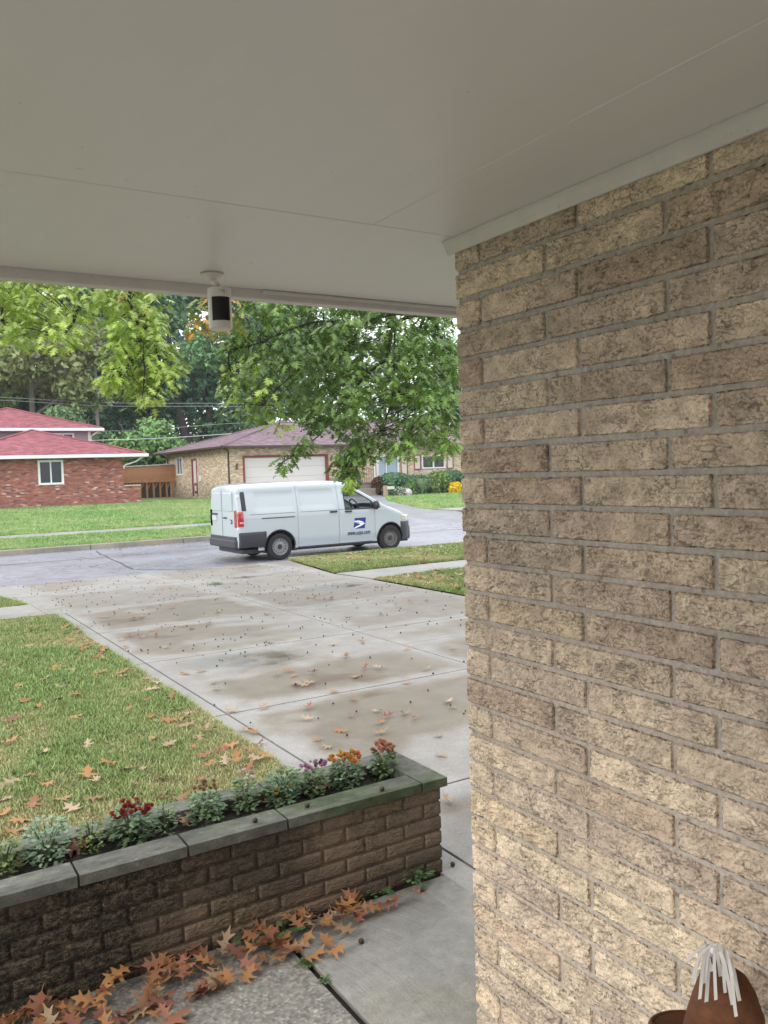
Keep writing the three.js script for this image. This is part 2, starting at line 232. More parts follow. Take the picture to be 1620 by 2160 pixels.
{
  const panel = (x0, x1, z0, z1) => mesh('ceiling_panel', metricUV(rbox(x0, x1, CY, CY + .02, z0, z1, .0025, 1)), ceilMat, porchRoof);
  panel(-.99, .9645, -1.5745, 1.28); panel(.9655, 1.3, -1.5745, 1.28); panel(-.99, 3.24, -2.26, -1.5755); panel(3.243, 8.2, -2.26, -1.58);
  const batten = (pts, w) => { const q = []; for (let i = 0; i + 1 < pts.length; i++) q.push(tube([pts[i], pts[i + 1]], w, w, 4, 4)); return merge(q); };
  mesh('joint_bead', batten([[-.98, CY + .0012, -1.575], [.96, CY + .0012, -1.575]], .0022), ceilMat, porchRoof);
  mesh('joint_bead', batten([[.965, CY + .0012, -1.57], [.965, CY + .0012, 1.2]], .0022), ceilMat, porchRoof);
  mesh('fascia', metricUV(rbox(-1.0, 8.2, CY - .026, CY + .16, -2.305, -2.2615, .003, 2)), trimMat, porchRoof);
  mesh('fascia_moulding', metricUV(rbox(1.0, 8.2, CY - .012, CY - .001, -2.26, -2.248, .003, 2)), trimMat, porchRoof);
  const cm = new THREE.Shape(); cm.moveTo(0, 0); cm.lineTo(-.019, 0); cm.lineTo(-.019, -.005); cm.quadraticCurveTo(-.012, -.01, -.008, -.024); cm.lineTo(-.005, -.03); cm.lineTo(0, -.031); cm.lineTo(0, 0);
  const eg = new THREE.ExtrudeGeometry(cm, { depth: 2.85, bevelEnabled: false }); eg.translate(1.2, CY - .0008, -1.62); mesh('wall_moulding', metricUV(eg), trimMat, porchRoof);
  const roofTop = new THREE.Shape(); roofTop.moveTo(-2.2, 0); roofTop.lineTo(1.3, .1); roofTop.lineTo(6, 1.4); roofTop.lineTo(6, 1.2); roofTop.lineTo(1.3, -.03); roofTop.lineTo(-2.2, -.03);
  const rg = new THREE.ExtrudeGeometry(new THREE.Shape([[-2.34, 0], [5, 1.5], [5, 1.35], [1.3, .03], [-2.34, -.03]].map(p => new THREE.Vector2(...p))), { depth: 9.2, bevelEnabled: false });
  rg.rotateY(-Math.PI / 2); rg.translate(8.2, CY + .2, 0); mesh('roof_deck', metricUV(rg), S({ color: rgb(.12, .09, .08), roughness: .95 }), porchRoof);
}
// rough face brick
const roughH = (x, y) => { const a = fbm(x * 55, y * 75, 3), b = 1 - Math.abs(2 * fbm(x * 95 + 31, y * 120 + 7, 3) - 1), c = fbm(x * 260, y * 260, 2); return clamp(.5 * a + .42 * Math.pow(b, 1.6) + .22 * c - .06); };
const BW = 2.6;
const brickH = new Float32Array(2048 * 2048); for (let j = 0; j < 2048; j++) for (let i = 0; i < 2048; i++) brickH[j * 2048 + i] = roughH(i / 2048 * BW, j / 2048 * BW);
const brickBump = tex(2048, 2048, (u, v, i, j) => brickH[j * 2048 + i], { srgb: false, rx: 1 / BW, ry: 1 / BW });
const brickMap = tex(2048, 2048, (u, v, i, j) => {
  const x = u * BW, y = v * BW, l = fbm(x * 5 + 3, y * 9, 4), m = fbm(x * 38 + 11, y * 46, 3), g = hsh(i * 3, j), crackShadeIron = sstep(.8, .97, 1 - Math.abs(2 * fbm(x * 95 + 5 + 5 * N2(x * 40, y * 40), y * 125, 2) - 1)) * .26 * sstep(.25, .6, fbm(x * 22, y * 30, 2)) + sstep(.7, .9, N2(x * 300, y * 300)) * .16;  // dark crack lines put crevice shade into the colour, plus iron speckle
  const k = 1 + .2 * (l - .5) + .3 * (m - .5) + .16 * (g - .5); const t = sstep(.4, .66, fbm(x * 4 + 60, y * 7, 3)); const c = mixc([.835, .77, .68], [.795, .73, .65], t); const q = k * (1 - crackShadeIron); return [c[0] * q, c[1] * q, c[2] * q];
}, { rx: 1 / BW, ry: 1 / BW });
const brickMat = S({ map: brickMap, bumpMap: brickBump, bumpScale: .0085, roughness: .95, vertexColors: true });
const mortarMat = S({ map: concMap(77, [.69, .66, .62], 1.0), bumpMap: concBump, bumpScale: .004, roughness: .95 });
// box with rounded, uneven faces; uv in metres running round the corner
function roughBox(x0, x1, y0, y1, z0, z1, { seg = .011, amp = .0028, r = .005, tone = [1, 1, 1], f = 1, uvf, crack = 0, back, off = 0, crease = 0 } = {}) {
  const n = d => Math.max(2, Math.round(d / seg)), w = [x1 - x0, y1 - y0, z1 - z0];
  const g = new THREE.BoxGeometry(w[0], w[1], w[2], Math.min(back ? 3 : n(w[0]), 64), Math.min(n(w[1]), 40), Math.min(n(w[2]), 70)); g.deleteAttribute('uv'); g.deleteAttribute('normal');
  if (back) { const ix = g.index.array, pp = g.attributes.position, keep = []; for (let i = 0; i < ix.length; i += 3) if (!(pp.getX(ix[i]) > w[0] / 2 - 1e-6 && pp.getX(ix[i + 1]) > w[0] / 2 - 1e-6 && pp.getX(ix[i + 2]) > w[0] / 2 - 1e-6)) keep.push(ix[i], ix[i + 1], ix[i + 2]); g.setIndex(keep); }
  const q = mergeVertices(g), p = q.attributes.position, c = [(x0 + x1) / 2, (y0 + y1) / 2, (z0 + z1) / 2], uv = [], col = [];
  for (let i = 0; i < p.count; i++) {
    const v = [p.getX(i), p.getY(i), p.getZ(i)], inn = v.map((e, k) => clamp(e, -w[k] / 2 + r, w[k] / 2 - r)), d = v.map((e, k) => e - inn[k]), l = Math.hypot(...d) || 1;
    const X = v[0] + c[0], Y = v[1] + c[1], Z = v[2] + c[2]; const A_ = (X + Z) * f + off, B_ = Y * f + (X - Z) * .3 * f + off * .37; const nn = crack ? .5 + .75 * (fbm(A_ * 60, B_ * 78, 2) - .5) + .62 * (.62 - crack * Math.pow(1 - Math.abs(2 * fbm(A_ * 95 + 31 + 5 * N2(A_ * 40, B_ * 40), B_ * 125 + 7, 2) - 1), 6)) - .12 : fbm(A_ * 62, B_ * 80, 3) * .6 + N2((X - Z) * 25 * f + 4, Y * 33 * f + X * 9) * .4;
    const ds = v.map((q, k) => w[k] / 2 - Math.abs(q)).sort((m, n) => m - n), fe = crack ? sstep(-.002, .009, ds[1]) : 1; const e = r + amp * 2.2 * (nn - .5) * (.25 + .75 * fe); const o = inn.map((a, k) => a + d[k] / l * e + c[k]); p.setXYZ(i, ...o); uv.push(...(uvf ? uvf(X, Y, Z) : [X + Z, Y])); col.push(...tone);
  }
  q.setAttribute('uv', new THREE.Float32BufferAttribute(uv, 2)); q.setAttribute('color', new THREE.Float32BufferAttribute(col, 3)); q.computeVertexNormals(); return crease ? toCreasedNormals(q, crease) : q;
}
const brickTones = [[1.04, 1.01, .98], [.94, .89, .86], [1.1, 1.08, 1.02], [.9, .84, .8], [1.0, .97, .93], [1.12, 1.09, 1.05], [.92, .88, .87], [1.04, .99, .9], [.98, .95, .94], [.87, .81, .77]];
const PITCH = .0683, XW = 1.205, ZC = -1.606;
const garage = thing('brick_garage_wall', 'tan rough-faced brick garage wall beside the porch', 'wall');
{
  mesh('mortar', metricUV(box(XW + .0065, 7.7, -.2, CY + .15, ZC + .0065, 6)), mortarMat, garage);
  const r = rng(41), J = .0092, top = EYE + .0423 * XW; // a joint centre of the photographed wall
  const y7 = EYE + .0421 * XW;
  for (let k = -7; k < 30; k++) {
    const yc1 = y7 - k * PITCH, y1 = Math.min(yc1 + PITCH - J / 2, CY - .002), y0 = yc1 + J / 2; if (y1 - y0 < .01 || y0 < -.05) continue;
    const A = ((k % 2) + 2) % 2 === 0; // header course at this row?
    const tone = () => { const t = brickTones[Math.floor(r() * brickTones.length)], q = .95 + .1 * r(); return t.map(v => v * q); };
    let z = ZC;
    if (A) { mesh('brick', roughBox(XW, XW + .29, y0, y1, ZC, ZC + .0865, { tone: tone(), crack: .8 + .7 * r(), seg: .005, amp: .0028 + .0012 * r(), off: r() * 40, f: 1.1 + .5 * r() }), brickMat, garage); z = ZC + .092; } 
    let first = true;
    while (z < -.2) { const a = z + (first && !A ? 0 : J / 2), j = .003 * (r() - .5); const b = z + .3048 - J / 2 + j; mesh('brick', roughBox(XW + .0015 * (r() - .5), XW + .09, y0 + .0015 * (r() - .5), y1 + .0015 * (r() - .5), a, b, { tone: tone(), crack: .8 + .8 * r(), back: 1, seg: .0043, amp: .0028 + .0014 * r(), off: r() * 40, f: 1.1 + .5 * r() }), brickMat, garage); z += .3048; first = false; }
    // one brick of the street face turns the corner in the stretcher courses
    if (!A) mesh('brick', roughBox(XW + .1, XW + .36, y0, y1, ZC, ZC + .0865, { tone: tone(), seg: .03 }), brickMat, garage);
  }
}
const porch = struct('porch_slab', metricUV(rbox(-4.0, 1.2, -.2, .2, -1.28, 1.5, .012, 2)), walkMat, null, 'concrete porch slab');
const houseWall = thing('house_front_wall', 'tan brick house wall at the back of the porch', 'wall');
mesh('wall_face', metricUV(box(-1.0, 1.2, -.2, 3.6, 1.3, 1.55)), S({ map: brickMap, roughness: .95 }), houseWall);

// ---------------------------------------------------------------- planter
const planter = thing('brick_planter', 'low tan brick planter with mossy stone coping', 'planter');
{
  const PZ = -3.105, PB = -3.52, PXR = 2.165, uvW = 3.0;
  const moss = (x, y) => { const a = fbm(x * 5 + 2, y * 6, 4), c = Math.exp(-Math.pow((x - .6) / .3, 2)) * sstep(.5, .12, Math.abs(y - .18) + .12 * a); return clamp(sstep(.4, .58, a + .34 * c - .06) * (.3 + 1.1 * c + .3 * sstep(1.8, .2, x))); };
  const pm = tex(2048, 512, (u, v, i, j) => {
    const x = u * uvW, y = v * .75, h = roughH(x * 1.0, y * 1.0), l = fbm(x * 4, y * 7, 4), g = hsh(i, j * 3), m = moss(x, y) * sstep(.8, .4, h + .3 * (g - .5)), damp = sstep(.35, .65, fbm(x * 1.6 + 9, y * 3, 3) + .22 * sstep(1.6, .5, x));
    let c = mixc([.5, .43, .35], [.41, .355, .3], l); c = mixc(c, [.3, .255, .215], damp * .8); const k = 1 + .3 * (h - .5) + .15 * (g - .5); c = c.map(e => e * k); return mixc(c, [.075, .085, .035], Math.min(1, m * .9));
  }, { rx: 1 / uvW, ry: 1 / .75 });
  const pb = tex(2048, 512, (u, v) => { const x = u * uvW, y = v * .75; return clamp(.5 * fbm(x * 26, y * 70, 3) + .5 * Math.pow(1 - Math.abs(2 * fbm(x * 45, y * 110, 3) - 1), 1.5)); }, { srgb: false, rx: 1 / uvW, ry: 1 / .75 });
  const pMat = S({ map: pm, bumpMap: pb, bumpScale: .009, roughness: .95, vertexColors: true });
  const pMort = S({ map: pm, color: rgb(.8, .8, .8), bumpMap: concBump, bumpScale: .003, roughness: .95 });
  mesh('mortar', metricUV(merge([box(-3, PXR - .007, -.1, .405, PZ - .09, PZ - .007), box(-3, PXR - .007, -.1, .405, PB, PB + .09), box(PXR - .09, PXR - .007, -.1, .405, PB + .09, PZ - .09)])), pMort, planter);
  const r = rng(5), J = .009;
  for (let k = 0; k < 6; k++) {
    const y0 = k * PITCH + J / 2 - .004, y1 = (k + 1) * PITCH - J / 2 - .004, A = k % 2 === 0, tone = () => { const q = .88 + .24 * r(); return [q, q * (.96 + .05 * r()), q * (.92 + .1 * r())]; };
    let x = PXR; const uvf = (X, Y, Z) => [X + (Z - PZ), Y];
    if (A) { mesh('brick', roughBox(PXR - .09, PXR, y0, y1, PZ - .19, PZ, { tone: tone(), uvf, seg: .014 }), pMat, planter); x = PXR - .0945; }
    let n = 0; while (x > -.9) { mesh('brick', roughBox(x - .2032 + J / 2, x - (n === 0 && !A ? 0 : J / 2), y0, y1, PZ - .09, PZ + .0015 * (r() - .5), { tone: tone(), uvf, seg: .014 }), pMat, planter); x -= .2032; n++; }
    for (let z = A ? PZ - .1945 : PZ - .0945; z > PB; z -= .2032) mesh('brick', roughBox(PXR - .09, PXR, y0, y1, Math.max(PB, z - .2032 + J / 2), z - J / 2, { tone: tone(), uvf, seg: .02 }), pMat, planter);
  }
  const cop = tex(1024, 512, (u, v, i, j) => { const x = u * 2.4, y = v * 1.2, a = fbm(x * 3, y * 4, 4), b = fbm(x * 22, y * 22, 3), g = hsh(i, j), m = sstep(.45, .7, fbm(x * 1.7 + 40, y * 3, 4)); let k = .345 + .16 * (a - .5) + .17 * (b - .5) + .1 * (g - .5); const li = N2(x * 40, y * 40) > .9 ? .06 : 0; return [k + li - .05 * m, k + li - .015 * m, k * .9 + li - .08 * m]; }, { rx: 1 / 2.4, ry: 1 / 1.2 });
  const copMat = S({ map: cop, bumpMap: concBump, bumpScale: .003, roughness: .85, vertexColors: true });
  const uvc = (X, Y, Z) => [X, Z * 1.3 + Y]; const C = (x0, x1, z0, z1) => mesh('coping_stone', roughBox(x0 + .004, x1 - .004, .407 + .002 * r(), .449 + .002 * r(), z0, z1, { seg: .02, amp: .0012, r: .0025, crease: .6, uvf: uvc, tone: (q => [q, q, q])(.9 + .2 * r()) }), copMat, planter);
  const js = [-1.1, -.62, -.2, .18, .57, .972, 1.389, 2.05]; for (let i = 0; i + 1 < js.length; i++) C(js[i], js[i + 1], -3.215, -3.082);
  C(2.05, 2.19, -3.425, -3.078); const jb = [-1.0, -.4, .25, .85, 1.45, 2.19]; for (let i = 0; i + 1 < jb.length; i++) C(jb[i], jb[i + 1], -3.545, -3.43);
  // soil, lumpy
  const sg = new THREE.PlaneGeometry(3.05, .2, 200, 14); sg.rotateX(-Math.PI / 2); const sp = sg.attributes.position; for (let i = 0; i < sp.count; i++) sp.setY(i, .014 * (fbm(sp.getX(i) * 20, sp.getZ(i) * 20, 3) - .5) * 2 + .008 * (N2(sp.getX(i) * 70, sp.getZ(i) * 70) - .5)); sg.computeVertexNormals(); sg.translate(.53, .392, -3.322);
  mesh('soil', metricUV(sg), S({ map: tex(512, 512, (u, v, i, j) => { const g = hsh(i, j), n = N2(u * 100, v * 100); const k = .13 + .1 * (n - .5) + .06 * g; return g > .975 ? [.62, .6, .56] : [k * 1.1, k * .95, k * .85]; }, { rx: 2, ry: 2 }), roughness: 1 }), planter);
}

// ---------------------------------------------------------------- houses across the street
const white = S({ color: rgb(.78, .79, .8), roughness: .5 }), brownMetal = S({ color: rgb(.07, .045, .035), roughness: .45 });
const darkGlass = S({ color: rgb(.025, .03, .035), roughness: .08 }), redTrim = S({ color: rgb(.24, .05, .04), roughness: .6 }), creamPaint = S({ color: rgb(.62, .57, .5), roughness: .6 });
function brickTex(palette, seed, mortar, W = 4.8, H = 2.448, bw = .2, bh = .068) {
  return tex(1024, 512, (u, v, i, j) => {
    const x = u * W, y = v * H, row = Math.floor(y / bh), off = row % 2 ? bw / 2 : 0, cx = Math.floor((x + off) / bw) % Math.round(W / bw), fx = ((x + off) / bw) % 1, fy = (y / bh) % 1;
    const g = .9 + .2 * hsh(i, j); if (fx < .045 || fy < .14) return mortar.map(e => e * g);
    const h = hsh(cx * 7 + seed, row * 13 + seed); let acc = 0; for (const [w, c] of palette) { acc += w; if (h < acc) { const q = (.86 + .28 * hsh(cx + 3, row + 91 + seed)) * g; return c.map(e => e * q); } } return palette[0][1];
  }, { rx: 1 / W, ry: 1 / H });
}
const redBrick = S({ map: brickTex([[.66, [.6, .38, .33]], [.18, [.65, .44, .385]], [.11, [.44, .33, .32]], [.05, [.74, .62, .58]]], 4, [.55, .44, .4]), roughness: .9 });
const tanBrick = S({ map: brickTex([[.5, [.76, .69, .59]], [.25, [.7, .63, .54]], [.25, [.82, .75, .66]]], 19, [.7, .64, .57]), roughness: .9 });
const shingle = (a, b, seed) => S({ map: tex(512, 512, (u, v, i, j) => { const x = u * 4, y = v * 4, row = Math.floor(y / .14), cx = Math.floor((x + (row % 3) * .1) / .3), h = hsh(cx + seed, row * 5 + seed), g = hsh(i, j), n = fbm(x * .6 + seed, y * .6, 3); const e = (y / .14) % 1 < .14 ? .86 : 1, k = (.8 + .3 * h + .18 * (g - .5)) * e; const c = mixc(a, b, n); return c.map(q => q * k); }, { rx: .25, ry: .25 }), roughness: .92 });
const roofRed = shingle([.6, .35, .37], [.55, .31, .34], 3), roofMauve = shingle([.51, .43, .46], [.46, .38, .41], 8);
// hip roof over x0..x1, z0..z1 (z0 in front); the ridge runs along the longer side
function hipRoof(parent, mat, x0, x1, z0, z1, yE, yR, trimM, gutter = .12) {
  const w = x1 - x0, d = z0 - z1, h = Math.min(w, d) / 2, A = [x0, yE, z0], B = [x1, yE, z0], C = [x1, yE, z1], Dd = [x0, yE, z1], cx = (x0 + x1) / 2, cz = (z0 + z1) / 2;
  const R1 = w > d ? [x0 + h, yR, cz] : [cx, yR, z0 - h], R2 = w > d ? [x1 - h, yR, cz] : [cx, yR, z1 + h];
  const faces = w > d ? [[A, B, R2, R1], [B, C, R2], [C, Dd, R1, R2], [Dd, A, R1]] : [[A, B, R1], [B, C, R2, R1], [C, Dd, R2], [Dd, A, R1, R2]];
  for (const f of faces) {
    const pos = [], uv = [], e = new THREE.Vector3(...f[1]).sub(new THREE.Vector3(...f[0])).normalize(), o = new THREE.Vector3(...f[0]), n = e.clone().cross(new THREE.Vector3(...f[2]).sub(o)).normalize(), t = n.clone().cross(e);
    for (let i = 1; i + 1 < f.length; i++) for (const p of [f[0], f[i], f[i + 1]]) { const q = new THREE.Vector3(...p).sub(o); pos.push(...p); uv.push(q.dot(e), q.dot(t)); }
    const g = new THREE.BufferGeometry(); g.setAttribute('position', new THREE.Float32BufferAttribute(pos, 3)); g.setAttribute('uv', new THREE.Float32BufferAttribute(uv, 2)); g.computeVertexNormals(); mesh('roof_slope', g, mat, parent);
  }
  const caps = []; for (const [a, b] of w > d ? [[R1, R2], [A, R1], [B, R2], [Dd, R1], [C, R2]] : [[R1, R2], [A, R1], [B, R1], [Dd, R2], [C, R2]]) caps.push(tube([a, b], .07, .07, 3, 5)); mesh('ridge_cap', merge(caps), mat, parent);
  const q = gutter; mesh('gutter', rbox(x0 - .06, x1 + .06, yE - q, yE + .02, z0 - .02, z0 + .1, .02), trimM, parent); mesh('gutter', rbox(x0 - .1, x0 + .02, yE - q, yE + .02, z1, z0 - .03, .02), trimM, parent); mesh('gutter', rbox(x1 - .02, x1 + .1, yE - q, yE + .02, z1, z0 - .03, .02), trimM, parent);
  mesh('soffit', box(x0 + .03, x1 - .03, yE - .05, yE - .03, z1 + .03, z0 - .03), trimM, parent);
}
// front wall (facing +z) with openings [x0,x1,y0,y1]
function wallFront(parent, mat, x0, x1, y0, y1, z, holes, d = .25) {
  const s = new THREE.Shape([[x0, y0], [x1, y0], [x1, y1], [x0, y1]].map(p => new THREE.Vector2(...p)));
  for (const [a, b, c, e] of holes) s.holes.push(new THREE.Path([[a, c], [a, e], [b, e], [b, c]].map(p => new THREE.Vector2(...p))));
  const g = new THREE.ExtrudeGeometry(s, { depth: d, bevelEnabled: false }); g.translate(0, 0, z - d); return mesh('wall', metricUV(g), mat, parent);
}
function windowAt(parent, x0, x1, y0, y1, z, frameM, mull = 1, fw = .07, side = 1) { // a window in a wall that faces +z; frame > panes
  const p = [box(x0, x1, y1 - fw, y1, z - .1, z + .03), box(x0, x1, y0, y0 + fw, z - .1, z + .05), box(x0, x0 + fw, y0 + fw, y1 - fw, z - .1, z + .03), box(x1 - fw, x1, y0 + fw, y1 - fw, z - .1, z + .03)];
  for (let i = 1; i <= mull; i++) { const x = lerp(x0, x1, i / (mull + 1)); p.push(box(x - .03, x + .03, y0 + fw, y1 - fw, z - .1, z + .02)); }
  const w = mesh('window', merge(p), frameM, parent); const n = mull + 1;
  for (let i = 0; i < n; i++) { const a = lerp(x0, x1, i / n) + (i ? .031 : fw), b = lerp(x0, x1, (i + 1) / n) - (i < n - 1 ? .031 : fw); mesh('pane', box(a, b, y0 + fw, y1 - fw, z - .09, z - .07), darkGlass, w); }
  return w;
}
// red brick split-level on the left
{
  const h = thing('red_brick_house', 'red brick split-level house with red shingle hip roofs', 'house', [0, 0, 0]);
  const WZ = -43, WY = EYE + 1.13;
  wallFront(h, redBrick, 3.3, 11.07, .5, WY + .02, WZ, [[7.05, 8.22, EYE - .1, EYE + 1.1]]);
  const side = mesh('wall', metricUV(box(10.82, 11.07, .5, WY + .02, -51, WZ - .251)), redBrick, h); mesh('wall', metricUV(box(3.3, 3.55, .5, WY, -51, WZ - .251)), redBrick, h);
  windowAt(h, 7.05, 8.22, EYE - .1, EYE + 1.1, WZ, white, 1, .1);
  for (const k of [0, 1]) mesh('curtain', box(7.2 + k * .5, 7.62 + k * .5, EYE, EYE + 1.0, WZ - .16, WZ - .15), S({ color: rgb(.2, .21, .23), roughness: 1 }), h);
  hipRoof(h, roofRed, 2.9, 12.2, -42.55, -51.9, EYE + 1.3, EYE + 2.77, white, .14);
  // wing wall and footing
  const ww = mesh('wing_wall', metricUV(box(11.075, 11.9, .45, EYE - .3, WZ - .3, WZ - .02)), redBrick, h); mesh('wall_cap', rbox(11.08, 11.95, EYE - .3, EYE - .24, WZ - .34, WZ + .02, .01), S({ color: rgb(.5, .47, .44) }), ww);
  mesh('footing', metricUV(box(3.1, 12.6, .4, gy(-43) + .07, -43.2, -42.86)), S({ color: rgb(.13, .1, .085), roughness: 1 }), h);
  mesh('downspout', tube([[12.0, EYE + 1.18, -42.6], [11.7, EYE + .95, -42.75], [11.12, EYE + .72, -42.94], [11.12, EYE + .6, -42.94]], .04, .04, 14, 6), white, h);
  // upper storey
  const siding = S({ color: rgb(.3, .28, .3), roughness: .7, bumpMap: tex(64, 64, (u, v) => v, { srgb: false, rx: 1, ry: 6 }), bumpScale: .02 });
  wallFront(h, siding, 3.4, 10.9, WY + .1, EYE + 2.85, -49.4, [[8.95, 10.1, EYE + 2.05, EYE + 2.75]]);
  mesh('wall', metricUV(box(10.65, 10.9, WY + .1, EYE + 2.85, -57, -49.651)), siding, h);
  windowAt(h, 8.95, 10.1, EYE + 2.05, EYE + 2.75, -49.4, white, 1, .09); mesh('corner_board', box(10.86, 11.0, EYE + 1.4, EYE + 2.83, -49.5, -49.37), white, h);
  hipRoof(h, roofRed, 2.9, 11.6, -49, -58, EYE + 2.98, EYE + 4.42, white, .14);
  mesh('downspout', tube([[11.4, EYE + 2.86, -49.1], [11.1, EYE + 2.62, -49.2], [11.0, EYE + 2.5, -49.3], [11.0, EYE + 1.6, -49.32]], .04, .04, 14, 6), white, h);
}
// tan brick ranch on the right
{
  const h = thing('tan_brick_ranch_house', 'tan brick ranch house with mauve hip roof and white garage door', 'house');
  const Z = -41.5, X0 = 16.2, X1 = 37, Y1 = EYE + 1.52, y0 = .5, G0 = 17.0, G1 = 21.88;
  wallFront(h, tanBrick, X0, X1, y0, Y1, Z, [[G0, G1, y0 + .2, EYE + 1.0], [24.95, 26.65, EYE - .32, EYE + .95], [28.3, 30.0, EYE + .1, EYE + .9]]);
  // side wall with window and door openings
  { const s = new THREE.Shape([[41.75, y0], [52.1, y0], [52.1, Y1], [41.75, Y1]].map(p => new THREE.Vector2(...p))); for (const [a, b, c, e] of [[49.15, 50.3, EYE + .18, EYE + 1.3], [46.65, 47.5, EYE - 1.05, EYE + 1.1]]) s.holes.push(new THREE.Path([[a, c], [a, e], [b, e], [b, c]].map(p => new THREE.Vector2(...p)))); const g = new THREE.ExtrudeGeometry(s, { depth: .25, bevelEnabled: false }); g.rotateY(Math.PI / 2); g.translate(X0, 0, 0); mesh('wall', metricUV(g), tanBrick, h); }
  mesh('wall', metricUV(box(X0, X1, y0, Y1, -52.36, -52.11)), tanBrick, h);
  const sw = mesh('window', merge([box(X0 - .04, X0 + .12, EYE + 1.22, EYE + 1.3, -50.3, -49.15), box(X0 - .06, X0 + .12, EYE + .18, EYE + .28, -50.3, -49.15), box(X0 - .04, X0 + .12, EYE + .28, EYE + 1.22, -49.25, -49.15), box(X0 - .04, X0 + .12, EYE + .28, EYE + 1.22, -50.3, -50.2), box(X0 - .03, X0 + .1, EYE + .28, EYE + 1.22, -49.75, -49.69)]), white, h); mesh('pane', box(X0 + .04, X0 + .06, EYE + .28, EYE + 1.22, -50.2, -49.25), darkGlass, sw);
  const dr = mesh('side_door', box(X0 + .05, X0 + .1, EYE - 1.03, EYE + 1.04, -47.43, -46.72), S({ color: rgb(.6, .6, .62) }), h);
  mesh('door_frame', merge([box(X0 - .03, X0 + .12, EYE - 1.05, EYE + 1.1, -46.72, -46.64), box(X0 - .03, X0 + .12, EYE - 1.05, EYE + 1.1, -47.51, -47.43), box(X0 - .03, X0 + .12, EYE + 1.04, EYE + 1.1, -47.43, -46.72)]), redTrim, dr); mesh('door_panel', box(X0 + .03, X0 + .05, EYE - .9, EYE - .3, -47.3, -46.85), redTrim, dr); mesh('door_panel', box(X0 + .02, X0 + .04, EYE - .75, EYE - .45, -47.2, -46.95), white, dr);
  mesh('meter_box', rbox(X0 - .05, X0 + .01, EYE - .2, EYE + .12, -46.2, -46.0, .02), white, h);
  hipRoof(h, roofMauve, 15.6, X1 + .6, -40.95, -52.9, EYE + 1.58, EYE + 3.2, brownMetal, .09);
  mesh('downspout', tube([[X0 - .35, EYE + 1.5, -41.3], [X0 - .08, EYE + 1.3, -41.45], [X0 - .06, EYE + 1.2, -41.55], [X0 - .06, .7, -41.55]], .045, .045, 20, 6), brownMetal, h);
  mesh('downspout', tube([[X0 - .5, EYE + 1.5, -51.9], [X0 - .1, EYE + 1.25, -51.9], [X0 - .06, EYE + 1.15, -51.9], [X0 - .06, .7, -51.9]], .045, .045, 20, 6), brownMetal, h);
  // garage door of four rows of panels in a red frame
  const gd = mesh('garage_door', box(G0 + .02, G1 - .02, y0 + .2, EYE + .98, Z - .14, Z - .11), S({ color: rgb(.62, .6, .56), roughness: .5 }), h), gp = S({ color: rgb(.64, .62, .58), roughness: .5 });
  const H = (EYE + .98 - y0 - .2) / 4; for (let r = 0; r < 4; r++) mesh('door_panel', rbox(G0 + .05, G1 - .05, y0 + .2 + r * H + .02, y0 + .2 + (r + 1) * H - .02, Z - .115, Z - .09, .01), gp, gd);
  mesh('door_frame', merge([box(G0 - .09, G0 + .02, y0 + .2, EYE + 1.0, Z - .16, Z + .03), box(G1 - .02, G1 + .11, y0 + .2, EYE + 1.0, Z - .16, Z + .03), box(G0 - .09, G1 + .11, EYE + 1.0, EYE + 1.09, Z - .16, Z + .03)]), redTrim, gd);
  for (const x of [16.55, 22.4]) { const l = mesh('wall_lamp', merge([rbox(x - .05, x + .05, EYE + .35, EYE + .6, Z, Z + .05, .01), new THREE.CylinderGeometry(.07, .05, .2, 8).translate(x, EYE + .5, Z + .12), new THREE.ConeGeometry(.1, .1, 8).translate(x, EYE + .65, Z + .12)]), S({ color: rgb(.16, .1, .07), roughness: .4 }), h); }
  // octagonal window
  { const o = mesh('octagon_window', new THREE.TorusGeometry(.46, .09, 5, 8).rotateZ(Math.PI / 8).translate(23.0, EYE + .92, Z + .04), creamPaint, h); mesh('pane', new THREE.CircleGeometry(.46, 8, Math.PI / 8).translate(23.0, EYE + .92, Z + .02), S({ color: rgb(.2, .22, .2), roughness: .15 }), o); }
  // picture window with drapes, shutters
  windowAt(h, 24.95, 26.65, EYE - .32, EYE + .95, Z, white, 1, .08); for (let k = 0; k < 2; k++) mesh('drape', box(25.1 + k * .8, 25.75 + k * .8, EYE - .22, EYE + .85, Z - .068, Z - .06), S({ color: rgb(.34, .44, .5), roughness: .9 }), h);
  const shutter = (x, a, b) => { const s = mesh('shutter', box(x, x + .5, a, b, Z, Z + .04), creamPaint, h); mesh('shutter_frame', merge([box(x, x + .06, a, b, Z + .04, Z + .06), box(x + .44, x + .5, a, b, Z + .04, Z + .06), box(x + .06, x + .44, a, a + .06, Z + .04, Z + .06), box(x + .06, x + .44, b - .06, b, Z + .04, Z + .06)]), redTrim, s); };
  shutter(26.75, EYE - .32, EYE + .95); windowAt(h, 28.3, 30.0, EYE + .1, EYE + .9, Z, white, 1, .07); shutter(27.7, EYE + .05, EYE + .95); shutter(30.1, EYE + .05, EYE + .95); shutter(31.5, EYE + .05, EYE + .95);
  // entry stoop: three steps, railing, post
  const st = S({ map: concMap(25, [.55, .52, .48]), roughness: .85 });
  for (let k = 0; k < 3; k++) mesh('step', metricUV(rbox(22.6, 24.9, .4, .8 + .16 * (k + 1), -41.48, -39.9 + -.35 * k + (k ? 0 : 0), .02)), st, h);
  const post = mesh('porch_post', merge([box(24.36, 24.46, 1.2, EYE + 1.5, -40.25, -40.15), rbox(24.28, 24.56, .6, 1.35, -40.32, -40.05, .02)]), creamPaint, h);
